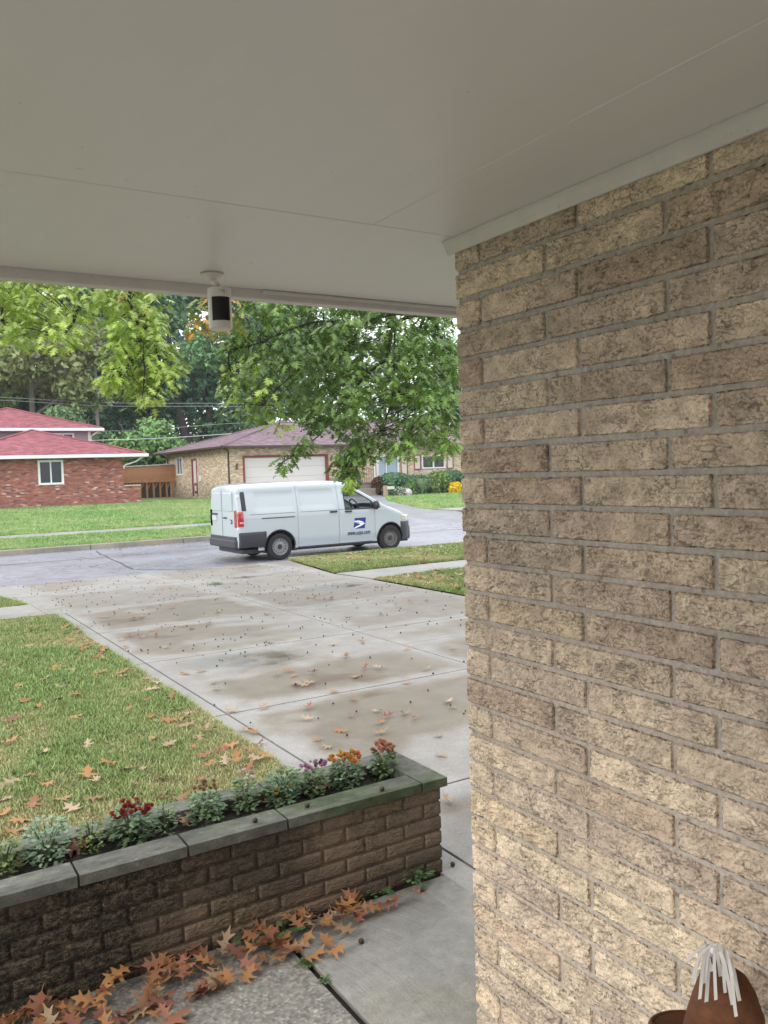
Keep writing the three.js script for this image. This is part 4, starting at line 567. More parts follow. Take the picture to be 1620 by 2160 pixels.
{
  const R0 = [10.6, -.05, -10.3], R1 = [10.3, 6.4, -10.1];
  hangingOak('oak_tree', 'green oak bough hanging over the van and ranch house', [R0, [10.5, 2, -10.3], [10.4, 4.4, -10.2], R1, [10.1, 9, -10]], .32, [
    { path: [new THREE.Vector3(10.35, 5.6, -10.15), ...A([[1010, 625, 13.2], [898, 660, 12.4], [833, 683, 12.2], [815, 755, 12], [776, 787, 11.8], [740, 834, 11.6], [719, 866], [686, 893]], 11.5)], r: .055 },
    { path: A([[898, 660], [876, 726], [872, 790], [878, 840]], 12.3), r: .025 }, { path: A([[910, 655], [926, 701], [951, 762], [958, 826]], 12.6), r: .022 },
    { path: A([[890, 658, 12.4], [819, 665, 12], [769, 683, 11.7], [715, 751, 11.4], [650, 769, 11.2], [593, 812, 11], [554, 855, 11]], 11), r: .03 },
    { path: A([[833, 690, 12.2], [830, 798, 12], [826, 851, 11.8], [794, 920, 11.5], [745, 1000, 11.3]], 11), r: .02 }, { path: A([[769, 683, 11.8], [660, 680, 11.5], [586, 706, 11.3], [532, 728, 11.2], [470, 740, 11.1]], 11), r: .02 },
    { path: A([[719, 866, 11.5], [660, 930, 11.2], [620, 960, 11.1], [580, 985, 11]], 11), r: .012 }, { path: A([[878, 840, 12.3], [870, 900, 12], [850, 950, 11.9]], 11), r: .014 }, { path: A([[958, 826, 12.6], [940, 900, 12.4], [925, 950, 12.3]], 11), r: .014 },
    { path: A([[898, 655, 12.4], [820, 560, 12.2], [700, 500, 12], [600, 520, 11.8]], 12), r: .05 }, { path: A([[1010, 625, 13.2], [1000, 480, 13], [900, 400, 12.6]], 12), r: .06 },
  ], [
    { poly: [[540, 610], [960, 620], [966, 900], [930, 960], [905, 925], [872, 935], [845, 965], [808, 955], [780, 985], [755, 960], [720, 905], [690, 900], [655, 905], [610, 915], [560, 885], [515, 880], [490, 820], [490, 780], [540, 740], [470, 735], [500, 690]], n: 250, d0: 10.8, d1: 13.4, k: 33 },
    { poly: [[480, 790], [560, 760], [600, 900], [560, 895], [510, 880]], n: 10, d0: 10.8, d1: 11.6, pal: green2 },
    { poly: [[575, 985], [600, 965], [640, 930], [655, 945], [640, 975], [600, 990]], n: 7, d0: 10.9, d1: 11.2, k: 14, rad: .17 },
    { poly: [[712, 985], [745, 950], [790, 965], [760, 1005], [735, 1022], [722, 1010]], n: 13, d0: 11.1, d1: 11.6, k: 18, rad: .2 },
    { poly: [[722, 1015], [738, 1008], [742, 1030], [726, 1034]], n: 3, d0: 11.1, d1: 11.3, k: 10, rad: .12, pal: green2 },
    { poly: [[880, 900], [965, 890], [965, 955], [900, 950]], n: 7, d0: 11.6, d1: 12.6, pal: green2, k: 16 },
    { poly: [[445, 750], [470, 715], [510, 715], [505, 745]], n: 4, d0: 11, d1: 11.3, k: 14, rad: .17 },
    { poly: [[480, 400], [1150, 380], [1150, 610], [500, 600]], n: 60, d0: 11.5, d1: 14, k: 18, sz: .16 },  // unseen upper leaf clusters, added only to shade the bough below
  ], 12, green1);
  hangingOak('oak_tree', 'yellow-green oak bough hanging left of the porch camera', [[-2.4, -.03, -11.8], [-2.4, 2.6, -11.7], [-2.2, 5, -11.5], [-2, 8, -11.4]], .3, [
    { path: [new THREE.Vector3(-2.25, 4.6, -11.55), new THREE.Vector3(-.6, 5.3, -11.3), ...A([[60, 480, 11.6], [130, 540, 11.2], [207, 595, 11], [167, 645, 10.9], [154, 682, 10.8], [130, 710, 10.8]], 11)], r: .06 },
    { path: A([[130, 530, 11.2], [220, 540, 11], [278, 602, 10.8], [272, 630, 10.7], [293, 688, 10.6], [299, 737, 10.5], [305, 780, 10.4], [300, 840, 10.4]], 11), r: .03 }, { path: A([[293, 680], [315, 705], [327, 735], [345, 775], [370, 810]], 10.6), r: .014 },
    { path: A([[60, 480, 11.6], [25, 575, 11.3], [9, 620, 11.2], [5, 680, 11.1]], 11), r: .02 }, { path: A([[220, 540], [300, 560], [400, 590], [440, 625], [470, 680], [510, 650]], 11), r: .02 }, { path: A([[299, 737], [260, 780], [235, 805]], 10.5), r: .01 },
  ], [
    { poly: [[-60, 540], [335, 570], [345, 660], [330, 690], [230, 680], [190, 690], [180, 725], [140, 735], [115, 725], [60, 715], [-60, 720]], n: 105, d0: 10, d1: 12.2, k: 25, pal: green2 },
    { poly: [[235, 690], [320, 660], [345, 720], [372, 765], [385, 805], [350, 815], [330, 845], [285, 850], [270, 815], [222, 812], [222, 800], [250, 765]], n: 48, d0: 10.1, d1: 11.2, k: 23, pal: green2, rad: .21 },
    { poly: [[385, 610], [535, 620], [520, 690], [495, 705], [440, 715], [395, 690]], n: 16, d0: 10.8, d1: 11.4, k: 12, pal: gold, rad: .2, sz: .12 },
    { poly: [[200, 600], [320, 600], [310, 690], [240, 660]], n: 3, d0: 10.2, d1: 10.8, k: 5, pal: gold, rad: .15 },
    { poly: [[-200, 300], [500, 330], [520, 560], [-200, 530]], n: 40, d0: 10.6, d1: 13, k: 18, sz: .16, pal: green2 },  // clusters out of view above, added for their shade on this bough
  ], 77, green2);
}

// ---------------------------------------------------------------- trees behind the houses
const clump = (() => { const r = rng(9), q = []; for (let i = 0; i < 9; i++) { const g = new THREE.ShapeGeometry(new THREE.Shape([[0, -.5], [.3, -.1], [.22, .3], [0, .5], [-.24, .25], [-.3, -.15]].map(p => new THREE.Vector2(...p)))); g.scale(.36, .42, 1); g.applyQuaternion(quat(r() * 6.28, r() * 6.28, r() * 6.28)); const a = r() * 6.28, e = Math.acos(2 * r() - 1), d = .45 * Math.cbrt(r()); g.translate(d * Math.sin(e) * Math.cos(a), d * Math.cos(e), d * Math.sin(e) * Math.sin(a)); q.push(g); } return merge(q); })();
const leafFar = S({ color: 0xffffff, roughness: .75, side: THREE.DoubleSide });
function crownInst(parent, blobs, per, pal, seed, size = 1, low = -1) {
  const R = rng(seed), m = [], c = [];
  for (const [x, y, z, rx, ry, rz] of blobs) { const n = Math.round(per * (rx * ry + rx * rz + ry * rz) / 3), tone = pal[Math.floor(R() * pal.length)], br = .75 + .5 * R();
    for (let i = 0; i < n; i++) { const a = R() * 6.283, e = Math.acos(2 * R() - 1), d = Math.pow(R(), .42) * (1 + .25 * (R() - .5)); const yy = Math.cos(e) * d; if (yy < low) continue; m.push(M4(x + rx * d * Math.sin(e) * Math.cos(a), y + ry * yy, z + rz * d * Math.sin(e) * Math.sin(a), quat(R() * 6.28, R() * 6.28, R() * 6.28), size * (.6 + .7 * R()))); const v = br * (.75 + .5 * R()); c.push(rgb(tone[0] * v, tone[1] * v, tone[2] * v)); } }
  return instanced('crown', clump, leafFar, m, c, parent);
}
const dk = [[.109, .218, .120], [.131, .251, .109], [.098, .197, .131], [.153, .273, .131]], md = [[.176, .312, .098], [.195, .351, .117], [.156, .273, .098]], lt = [[.175, .275, .125], [.150, .250, .112], [.213, .300, .138]], ol = [[.263, .304, .121], [.203, .263, .101], [.344, .324, .142]];
const pos = (px, z) => { const p = atZ(px, 1000, z); return [p.x, gy(z), z]; };
function bgTree(label, px, z, H, base, rad, pal, seed, per = 26, tr = .35, fork = 2, barkC = bark, name = 'shade_tree', size = 1) {
  const p = pos(px, z), t = thing(name, label, 'tree', p, undefined), R = rng(seed), blobs = [];
  for (let f = 0; f < fork; f++) { const dx = fork > 1 ? (f - (fork - 1) / 2) * .5 * rad : 0, q = [[0, -.1, 0], [dx * .12, base * .4, 0], [dx * .5, base, .3 * (R() - .5)], [dx * .8, lerp(base, H, .55), (R() - .5)]]; mesh(f ? 'trunk_fork' : 'trunk', tube(q, tr * (f ? .8 : 1), tr * .25, 14, 8), barkC, t); }
  for (let i = 0; i < 7; i++) { const a = R() * 6.28, y0 = lerp(base * .8, lerp(base, H, .5), R()), l = rad * (.5 + .4 * R()); mesh('branch', tube([[0, y0, 0], [Math.cos(a) * l * .5, y0 + l * .35, Math.sin(a) * l * .5], [Math.cos(a) * l, y0 + l * .55 + R(), Math.sin(a) * l]], tr * .35, .05, 8, 5), barkC, t); }
  for (let i = 0; i < 26; i++) { const a = R() * 6.28, u = R(), y = lerp(base + .6, H - 1, u), w = rad * Math.sin(Math.PI * (.22 + .7 * u)) * Math.sqrt(R()) * .95, s = rad * (.2 + .17 * R()); blobs.push([Math.cos(a) * w, y, Math.sin(a) * w, s * 1.15, s * .8, s * 1.15]); }
  crownInst(t, blobs, per, pal, seed + 5, size); return t;
}
bgTree('tall tree with forked pale grey trunk behind the red brick house', 75, -66, 20, 5.4, 6.8, ol, 101, 26, .42, 3, S({ color: rgb(.24, .22, .2), roughness: 1 }));
bgTree('dark green tree right of the forked pale trunk', 205, -78, 22, 4, 7, dk, 102, 22);
bgTree('small pale green tree above the red roof', 150, -61, 6.6, 1.4, 3.2, lt, 103, 40, .16, 1, bark, 'small_tree', .8);
bgTree('dense low layered tree behind the cedar fence', 318, -58.5, 5.6, .9, 3.0, md, 104, 50, .2, 1, bark, 'small_tree', .8);
bgTree('big dark oak with spreading black limbs beside the ranch roof', 445, -69, 22, 4.5, 8, dk, 105, 22, .55, 3, S({ color: rgb(.07, .06, .055), roughness: 1 }));
bgTree('dark tree filling the gap behind the fence', 350, -88, 24, 3, 8, dk, 106, 20);
bgTree('pale blue-green tree above the ranch roof ridge', 590, -80, 21, 6, 6.5, lt, 107, 14);
bgTree('mid green tree rising behind the ranch garage', 700, -76, 17, 4, 6, md, 108, 14);
bgTree('thin-crowned tree behind the ranch entry', 830, -84, 18, 5, 6, lt, 109, 12);
bgTree('green tree behind the ranch beside the brick wall', 955, -78, 16, 4, 6.5, md, 110, 18);
bgTree('dark tree behind the red upper roof', 10, -80, 22, 4, 7.5, dk, 111, 20);
bgTree('olive tree far behind the red house', 110, -98, 26, 4, 9, ol, 112, 14);
bgTree('tall dark tree far behind the fence gap', 270, -102, 27, 3, 9, dk, 113, 14);
bgTree('tall tree far behind the spreading oak', 520, -104, 25, 5, 8, md, 114, 12);
bgTree('broad tree off beyond the red house gable', -90, -74, 20, 4, 7.5, md, 115, 16);
bgTree('broad tree beyond the ranch far gable', 1120, -72, 17, 4, 7, md, 116, 14);
{ // low shrub belt that closes the view between the yards
  const b = [], R = rng(55); for (let x = 2; x < 70; x += 1.6) b.push([x, gy(-64) + 1.2 + .6 * R(), -64 - 4 * R(), 1.5, 1.3 + .7 * R(), 1.2]); const t = thing('shrub_belt', 'dark shrub belt along the back fences behind both houses', 'shrubs'); t.userData.kind = 'stuff'; crownInst(t, b, 26, dk, 56, .9);
}
// street trees behind the viewer's left and across, whose shade closes the sky at the sides
// utility pole and wires
{
  const pl = thing('utility_pole', 'grey wooden utility pole behind the red roof', 'pole', pos(211, -63)); mesh('shaft', tube([[0, -.2, 0], [0, 9.5, 0]], .15, .12, 4, 8), S({ color: rgb(.22, .2, .18), roughness: 1 }), pl);
  const wm = S({ color: rgb(.5, .53, .56), roughness: .5 }), wire = (label, px, r, z) => tag(mesh('utility_wire', tube(px.map(([x, y]) => atZ(x, y, z)), r, r, 30, 4), wm), label, 'wire');
  wire('upper of the paired grey utility wires before the trees', [[-300, 828], [0, 838], [211, 849], [490, 851], [1000, 856]], .014, -62.8); wire('lower of the paired grey utility wires before the trees', [[-300, 836], [0, 844], [211, 856], [490, 857], [1000, 862]], .014, -62.8);
  wire('thin sagging wire above the cedar fence', [[211, 910], [330, 905], [490, 893], [900, 880]], .011, -60); wire('pale thick service cable running to the ranch roof', [[-200, 940], [200, 929], [330, 925], [430, 919], [500, 914]], .025, -54);
}
// ---------------------------------------------------------------- shrubs and beds at the ranch front
{
  const stemWood = S({ color: rgb(.16, .12, .085), roughness: 1 });
  const shrub = (name, label, px, py, z, rx, ry, pal, seed, box_ = .5, size = .3, cat = 'shrub') => { const p = atZ(px, py, z), t = thing(name, label, cat, [p.x, gy(z), z]); mesh('stem', new THREE.CylinderGeometry(.06, .1, .4, 6).translate(0, .15, 0), stemWood, t); const R = rng(seed), m = [], c = []; for (let i = 0; i < 1700; i++) { const a = R() * 6.28, e = Math.acos(1 - 1.75 * R()), d = i < 900 ? .84 + .18 * R() : .25 + .6 * R(); const sx = Math.sin(e) * Math.cos(a), sy = Math.cos(e), sz = Math.sin(e) * Math.sin(a), sq = (v) => Math.sign(v) * Math.pow(Math.abs(v), 1 - box_ * .5); m.push(M4(rx * d * sq(sx), ry * .9 + ry * d * sq(sy), rx * .85 * d * sq(sz), quat(R() * 6, R() * 6, R() * 6), size * (.6 + .6 * R()))); const w = pal[Math.floor(R() * pal.length)], v = .7 + .6 * R(); c.push(rgb(w[0] * v, w[1] * v, w[2] * v)); } instanced('foliage', clump, leafFar, m, c, t); return t; };
  shrub('clipped_shrub', 'dark clipped shrub right of the ranch entry post', 832, 1020, -39.6, .75, .62, dk, 1, .8); shrub('clipped_shrub', 'dark flat-topped shrub below the shuttered windows', 877, 1015, -40.2, .68, .52, dk, 2, .7); shrub('clipped_shrub', 'squat dark shrub tucked between two taller clipped shrubs', 856, 1025, -39.4, .45, .42, md, 3, .7);
  shrub('leafy_shrub', 'bright green domed shrub beside the ornamental grass', 925, 1015, -39.8, .72, .62, [[.16, .26, .07], [.19, .3, .09]], 4, .3); shrub('clipped_shrub', 'dark shrub behind the bright domed shrub', 953, 1013, -40.4, .7, .62, dk, 5, .6); shrub('flower_mound', 'yellow flower mound against the brick wall edge', 962, 1030, -38.9, .36, .28, [[.75, .55, .02], [.7, .5, .02]], 6, .2, .26, 'flowers');
  shrub('russet_shrub', 'dark russet shrub on the ranch stoop', 800, 1005, -40.1, .4, .5, [[.12, .05, .035], [.09, .05, .03]], 7, .2); shrub('white_flower_clump', 'small white-flowered clump beside the pale boulder', 843, 1034, -38.9, .36, .22, [[.5, .52, .46], [.12, .18, .08], [.14, .2, .1]], 8, .2, .22, 'flowers'); shrub('evergreen_shrub', 'blue-green evergreen left of the stoop steps', 738, 1012, -40.6, .6, .8, [[.1, .17, .11], [.12, .2, .13]], 9, .1);
  const bl = atZ(859, 1036, -38.8), b = thing('boulder', 'pale rounded boulder in the ranch flower bed', 'boulder', [bl.x, gy(-38.8), -38.8]); { const g = new THREE.IcosahedronGeometry(.3, 3), p = g.attributes.position; for (let i = 0; i < p.count; i++) { _v.fromBufferAttribute(p, i); const k = 1 + .3 * (fbm(_v.x * 4 + 5, _v.y * 4 + _v.z * 3, 3) - .5); p.setXYZ(i, _v.x * k, Math.max(_v.y * k * .85 + .16, -.05), _v.z * k); } g.computeVertexNormals(); mesh('rock', g, S({ color: rgb(.5, .47, .47), roughness: .9 }), b); }
  const og = pos(890, -38.7), o = thing('ornamental_grass', 'arching clump of pale ornamental grass beside the boulder', 'grass clump', og); { const R = rng(8), q = []; for (let i = 0; i < 170; i++) { const a = R() * 6.28, l = .5 + .5 * R(), h = .45 + .5 * R(), w = .018; const g = new THREE.PlaneGeometry(w, 1, 1, 5); const p = g.attributes.position; for (let k = 0; k < p.count; k++) { const t = p.getY(k) + .5; p.setXYZ(k, p.getX(k) * (1 - t * .8), h * Math.sin(t * 2.1) / .95, l * t * t); } g.rotateY(a); q.push(g); } const gg = merge(q); gg.computeVertexNormals(); mesh('blades', gg, new THREE.MeshPhysicalMaterial({ color: rgb(.28, .4, .2), roughness: .7, side: THREE.DoubleSide, transmission: .3, thickness: 0 }), o).userData.kind = 'stuff'; }
  struct('flower_bed', sheet(24.2, 34, -38.4, -41.4, .03, 20, 6), S({ color: rgb(.09, .06, .045), roughness: 1 }), null, 'dark mulch bed along the ranch front');
  const sg = pos(812, -38.6), sp = thing('sign_post', 'small weathered sign post with a white arrow board by the stoop', 'sign', sg); mesh('post', box(-.09, .09, -.1, .62, -.09, .09), S({ color: rgb(.35, .27, .2) }), sp); mesh('board', box(.05, .5, .42, .58, .1, .13), S({ color: rgb(.6, .6, .55) }), sp);
}

// ---------------------------------------------------------------- grass
{
  const tuft = (() => { const R = rng(2), q = []; for (let i = 0; i < 9; i++) { const w = .0032 + .002 * R(), h = .022 + .03 * R(), a = R() * 6.28, b = .2 + .9 * R(), g = new THREE.BufferGeometry(); g.setAttribute('position', new THREE.Float32BufferAttribute([-w, 0, 0, w, 0, 0, w * .6, h * .6, h * .25 * b, -w, 0, 0, w * .6, h * .6, h * .25 * b, -w * .6, h * .6, h * .25 * b, -w * .6, h * .6, h * .25 * b, w * .6, h * .6, h * .25 * b, 0, h, h * .75 * b], 3)); g.rotateY(a); g.translate((R() - .5) * .05, 0, (R() - .5) * .05); g.computeVertexNormals(); q.push(g); } return merge(q); })();
  const gm = S({ color: 0xffffff, roughness: .7, side: THREE.DoubleSide });
  const field = (name, label, x0, x1, z0, z1, n, seed, lift, s0, ok, pal) => { const near = z0 > -10; const R = rng(seed), m = [], c = []; for (let i = 0; i < n; i++) { const z = lerp(z0, z1, R()), x = lerp(x0, x1, R()); if (ok && !ok(x, z)) continue; const a = fbm(x * .9 + 3, z * .9, 3), b = fbm(x * 3 + 9, z * 3, 3), dry = sstep(.36, .62, a * .6 + b * .4 + .26 * (R() - .5) + (near ? .1 * sstep(-8, -4, z) : 0)); const e = mixc(pal[0], pal[1], dry), v = .65 + .7 * R(), k = R() < .1 ? pal[2] : e; m.push(M4(x, gy(z) + lift + .03 * (fbm(x * .6, z * .6, 3) - .5) - .004, z, quat((R() - .5) * .5, R() * 6.28, (R() - .5) * .5), s0 * (.6 + .55 * R()) * (1 - .25 * dry))); c.push(rgb(k[0] * v, k[1] * v, k[2] * v)); } const o = instanced(name, tuft, gm, m, c); tag(o, label, null, null, 'stuff'); };
  const pN = [[.2, .29, .085], [.42, .39, .19], [.29, .37, .115]], pF = [[.22, .39, .12], [.37, .45, .19], [.29, .46, .15]];
  const leftEdge = (x, z) => x > -.16 * z * .1 - 1.2;
  field('grass', 'short grass of the front lawn behind the planter', -1.5, 2.15, -3.58, -7.6, 70000, 21, .014, 1, null, pN); field('grass', 'short grass of the front lawn towards the sidewalk', -2.2, 2.13, -7.6, -12.26, 52000, 22, .014, 1.15, null, pN);
  field('grass', 'grass of the strip left of the driveway apron', -3, 2.0, -13.7, -17.45, 16000, 23, .014, 1.3, (x, z) => x < apL(z) - .02, pN);
  field('grass', 'grass of the strip beside the van', 7.4, 16, -13.86, -17.46, 60000, 24, .022, 1.35, (x, z) => x > apR(z) + .03, pN); field('grass', 'grass on the far side of the driveway', 7.38, 13, -7.5, -12.4, 42000, 25, .014, 1.25, null, pN);
  field('grass', 'grass of the far kerb strip', 0, 16, -25.8, -28.66, 30000, 26, .012, 1.9, null, pF); field('grass', 'grass of the lawns across the street', 2, 34, -30.4, -43, 90000, 27, .012, 2.4, (x, z) => !(x > 16.3 && x < ndR(z) + .04) && !(x > 24.2 && z < -38.4) && !(x < 12.7 && z < -42.8) && !(x > 16 && z < -41.4), pF);
}
// ---------------------------------------------------------------- planter plants
{
  const mumLeaf = (() => { const g = new THREE.ShapeGeometry(new THREE.Shape([[0, -.5], [.12, -.25], [.32, -.2], [.2, -.05], [.36, .12], [.18, .2], [.14, .38], [0, .5], [-.14, .38], [-.18, .2], [-.36, .12], [-.2, -.05], [-.32, -.2], [-.12, -.25]].map(p => new THREE.Vector2(...p)))); const p = g.attributes.position; for (let i = 0; i < p.count; i++) p.setXYZ(i, p.getX(i), -.3 * p.getX(i) * p.getX(i) - .3 * p.getY(i) * p.getY(i), p.getY(i) + .5); g.computeVertexNormals(); return g; })();
  const flowerGeo = seed => { const R = rng(seed), q = []; for (let ring = 0; ring < 4; ring++) for (let k = 0; k < 11 - ring * 2; k++) { const a = (k + R() * .6) / (11 - ring * 2) * 6.28, t = .35 + ring * .33, g = new THREE.PlaneGeometry(.007, .021 - ring * .003, 1, 3); g.translate(0, .011, 0); const p = g.attributes.position; for (let i = 0; i < p.count; i++) p.setZ(i, -.28 * p.getY(i) * p.getY(i) * 60); g.rotateX(Math.PI / 2 - t); g.rotateY(a); q.push(g); } q.push(new THREE.SphereGeometry(.006, 6, 5).translate(0, .006, 0)); const m = merge(q); m.computeVertexNormals(); return m; };
  const fg = [flowerGeo(1), flowerGeo(2), flowerGeo(3)];
  const petal = c => new THREE.MeshPhysicalMaterial({ color: c, roughness: .7, side: THREE.DoubleSide, transmission: .15, thickness: 0 });
  const lm = new THREE.MeshPhysicalMaterial({ color: 0xffffff, roughness: .6, side: THREE.DoubleSide, transmission: .2, thickness: 0 }), stemM = S({ color: rgb(.1, .14, .05) });
  const plant = (label, px, py, rx, h, cols, flower, seed, n = 170, ls = .026) => {
    const p = atY(px, py, .4); const t = thing('chrysanthemum', label, 'plant', [p.x, .388, clamp(p.z, -3.38, -3.27)], 'plants along the brick planter'), R = rng(seed), m = [], c = [], st = []; h *= 1.08; n = Math.round(n * 1.5); rx *= .82; ls *= .86;
    for (let i = 0; i < 9; i++) { const a = R() * 6.28, l = rx * (.3 + .6 * R()); st.push(tube([[0, 0, 0], [Math.cos(a) * l * .4, h * .5, Math.sin(a) * l * .4], [Math.cos(a) * l, h * (.75 + .3 * R()), Math.sin(a) * l]], .0025, .0015, 5, 4)); }
    mesh('stems', merge(st), stemM, t).userData.kind = 'stuff';
    for (let i = 0; i < n; i++) { const a = R() * 6.28, u = R(), y = h * Math.pow(R(), .8), rr = rx * (.25 + .75 * Math.sqrt(u)) * (.55 + .6 * Math.sin(Math.PI * clamp(y / h * .8 + .1))); const w = cols[Math.floor(R() * cols.length)], v = .7 + .6 * R(); m.push(M4(Math.cos(a) * rr, y, Math.sin(a) * rr * .8, quat(-.2 + .9 * R() - .3, -a + Math.PI / 2 + (R() - .5), (R() - .5) * .8), ls * (.7 + .7 * R()))); c.push(rgb(w[0] * v, w[1] * v, w[2] * v)); }
    instanced('foliage', mumLeaf, lm, m, c, t);
    if (flower) for (let i = 0; i < flower.n; i++) { const a = R() * 6.28, rr = rx * (flower.spread ?? 1) * Math.sqrt(R()), f = mesh('flower', fg[i % 3], petal(flower.c[i % flower.c.length]), t); f.position.set(Math.cos(a) * rr, h * ((flower.y ?? 1.02) + .2 * (R() - .5)), Math.sin(a) * rr * .75); f.rotation.set((R() - .3) * .9, R() * 6, (R() - .5) * .9); f.scale.setScalar((flower.s ?? 1) * (.62 + .35 * R())); }
  };
  const gA = [[.15, .24, .09], [.12, .2, .075], [.19, .28, .12]], gPale = [[.240, .348, .204], [.192, .300, .168], [.288, .396, .240]], gYel = [[.208, .273, .078], [.260, .312, .091], [.156, .221, .065]], gBlue = [[.14, .23, .1], [.17, .27, .13], [.11, .19, .085]];
  plant('yellow-green plant cut by the frame at the planter left end', 0, 1812, .055, .13, gYel, { n: 4, c: [rgb(.45, .3, .12)], s: .45 }, 1);
  plant('pale grey-green bushy plant without open flowers', 95, 1803, .085, .16, gPale, { n: 3, c: [rgb(.5, .25, .2)], s: .35 }, 2, 260);
  plant('small yellow-green plant with tiny dry buds', 185, 1783, .055, .12, gYel, { n: 9, c: [rgb(.45, .36, .2), rgb(.5, .42, .3)], s: .4, y: 1.05 }, 3, 140, .02);
  plant('chrysanthemum with a ring of dark red flowers', 272, 1768, .075, .135, gBlue, { n: 24, c: [rgb(.32, .035, .03), rgb(.26, .025, .025), rgb(.38, .06, .045)], s: .95, y: .92, spread: 1.5 }, 4, 170, .036);
  plant('sparse plant with dry tan flower heads', 350, 1752, .05, .11, gA, { n: 9, c: [rgb(.45, .33, .15), rgb(.4, .3, .16)], s: .6, y: 1.3 }, 5, 70, .024);
  plant('dark green plant topped with withered brown flowers', 432, 1728, .07, .12, gBlue, { n: 12, c: [rgb(.3, .17, .1), rgb(.36, .24, .13)], s: .7, y: 1.25 }, 6, 170, .03);
  plant('plant with white and withered cream flowers', 512, 1706, .06, .14, gA, { n: 12, c: [rgb(.68, .66, .6), rgb(.5, .42, .32)], s: .7, y: 1.12 }, 7, 150, .026);
  plant('broad grey-green plant with one small yellow flower', 590, 1686, .08, .14, gBlue, { n: 4, c: [rgb(.8, .5, .02), rgb(.75, .4, .02)], s: .8, y: .5, spread: 1.1 }, 8, 240, .03);
  plant('plant with small pink and mauve flowers', 655, 1670, .06, .11, gA, { n: 22, spread: 1.3, c: [rgb(.4, .2, .3), rgb(.45, .28, .36), rgb(.3, .12, .18)], s: .8, y: 1.15 }, 9, 160, .028);
  plant('plant crowded with orange and golden flowers', 722, 1652, .075, .12, gBlue, { n: 30, spread: 1.4, c: [rgb(.6, .34, .06), rgb(.6, .25, .07), rgb(.4, .22, .06)], s: 1.05, y: 1.1 }, 10, 200, .032);
  plant('upright plant with peach flowers at the planter right end', 800, 1632, .062, .125, gA, { n: 26, spread: 1.3, c: [rgb(.5, .24, .14), rgb(.35, .18, .1), rgb(.55, .3, .2)], s: 1.05, y: 1.1 }, 11, 190, .03);
  // weeds at the planter foot and in the paving joint
  const weed = (label, px, py, y, r, h, n, ls, seed, pal = [[.1, .2, .06], [.13, .24, .08], [.08, .16, .05]]) => { const p = atY(px, py, y), t = thing('weed', label, 'weed', [p.x, y, p.z]), R = rng(seed), m = [], c = []; const st = []; for (let i = 0; i < n; i++) { const a = R() * 6.28, rr = r * Math.sqrt(R()), yy = h * (.25 + .75 * R()) * (1 - .5 * rr / r), w = pal[i % pal.length], v = .8 + .5 * R(), s = ls * (.7 + .6 * R()), x = Math.cos(a) * rr, z = Math.sin(a) * rr; if (i < 40) st.push(tube([[x * .2, 0, z * .2], [x * .7, yy * .8, z * .7], [x, yy, z]], .0015, .001, 3, 3)); m.push(M4(x, yy, z, quat(.2 * (R() - .5), -a + Math.PI / 2, .5 * (R() - .5)), s)); c.push(rgb(w[0] * v, w[1] * v, w[2] * v)); } mesh('stems', merge(st), stemM, t).userData.kind = 'stuff'; instanced('foliage', mumLeaf, lm, m, c, t); };
  weed('leafy weed at the planter corner foot', 875, 1862, 0, .06, .1, 70, .03, 1); weed('small weed at the planter foot in the leaf drift', 760, 1890, 0, .035, .05, 26, .025, 2); weed('low weed beside the brown leaf at the planter foot', 805, 1885, 0, .04, .04, 30, .022, 3); weed('broad-leaved weed in the thick of the leaf drift', 500, 1962, 0, .075, .06, 26, .055, 4, [[.12, .26, .06], [.1, .2, .07]]); weed('broad-leaved weed at the end of the paving joint', 600, 1975, 0, .05, .05, 16, .045, 5); weed('creeping weed below the mossy brickwork', 150, 2070, 0, .07, .07, 60, .026, 6); weed('tiny weed growing in the paving joint', 640, 2036, 0, .025, .02, 24, .016, 7); weed('second tiny weed lower in the paving joint', 685, 2068, 0, .02, .015, 18, .014, 8); weed('grass-green weed tuft in a driveway joint', 455, 1232, -.03, .1, .08, 60, .05, 9, [[.26, .34, .1], [.2, .3, .08]]);
}
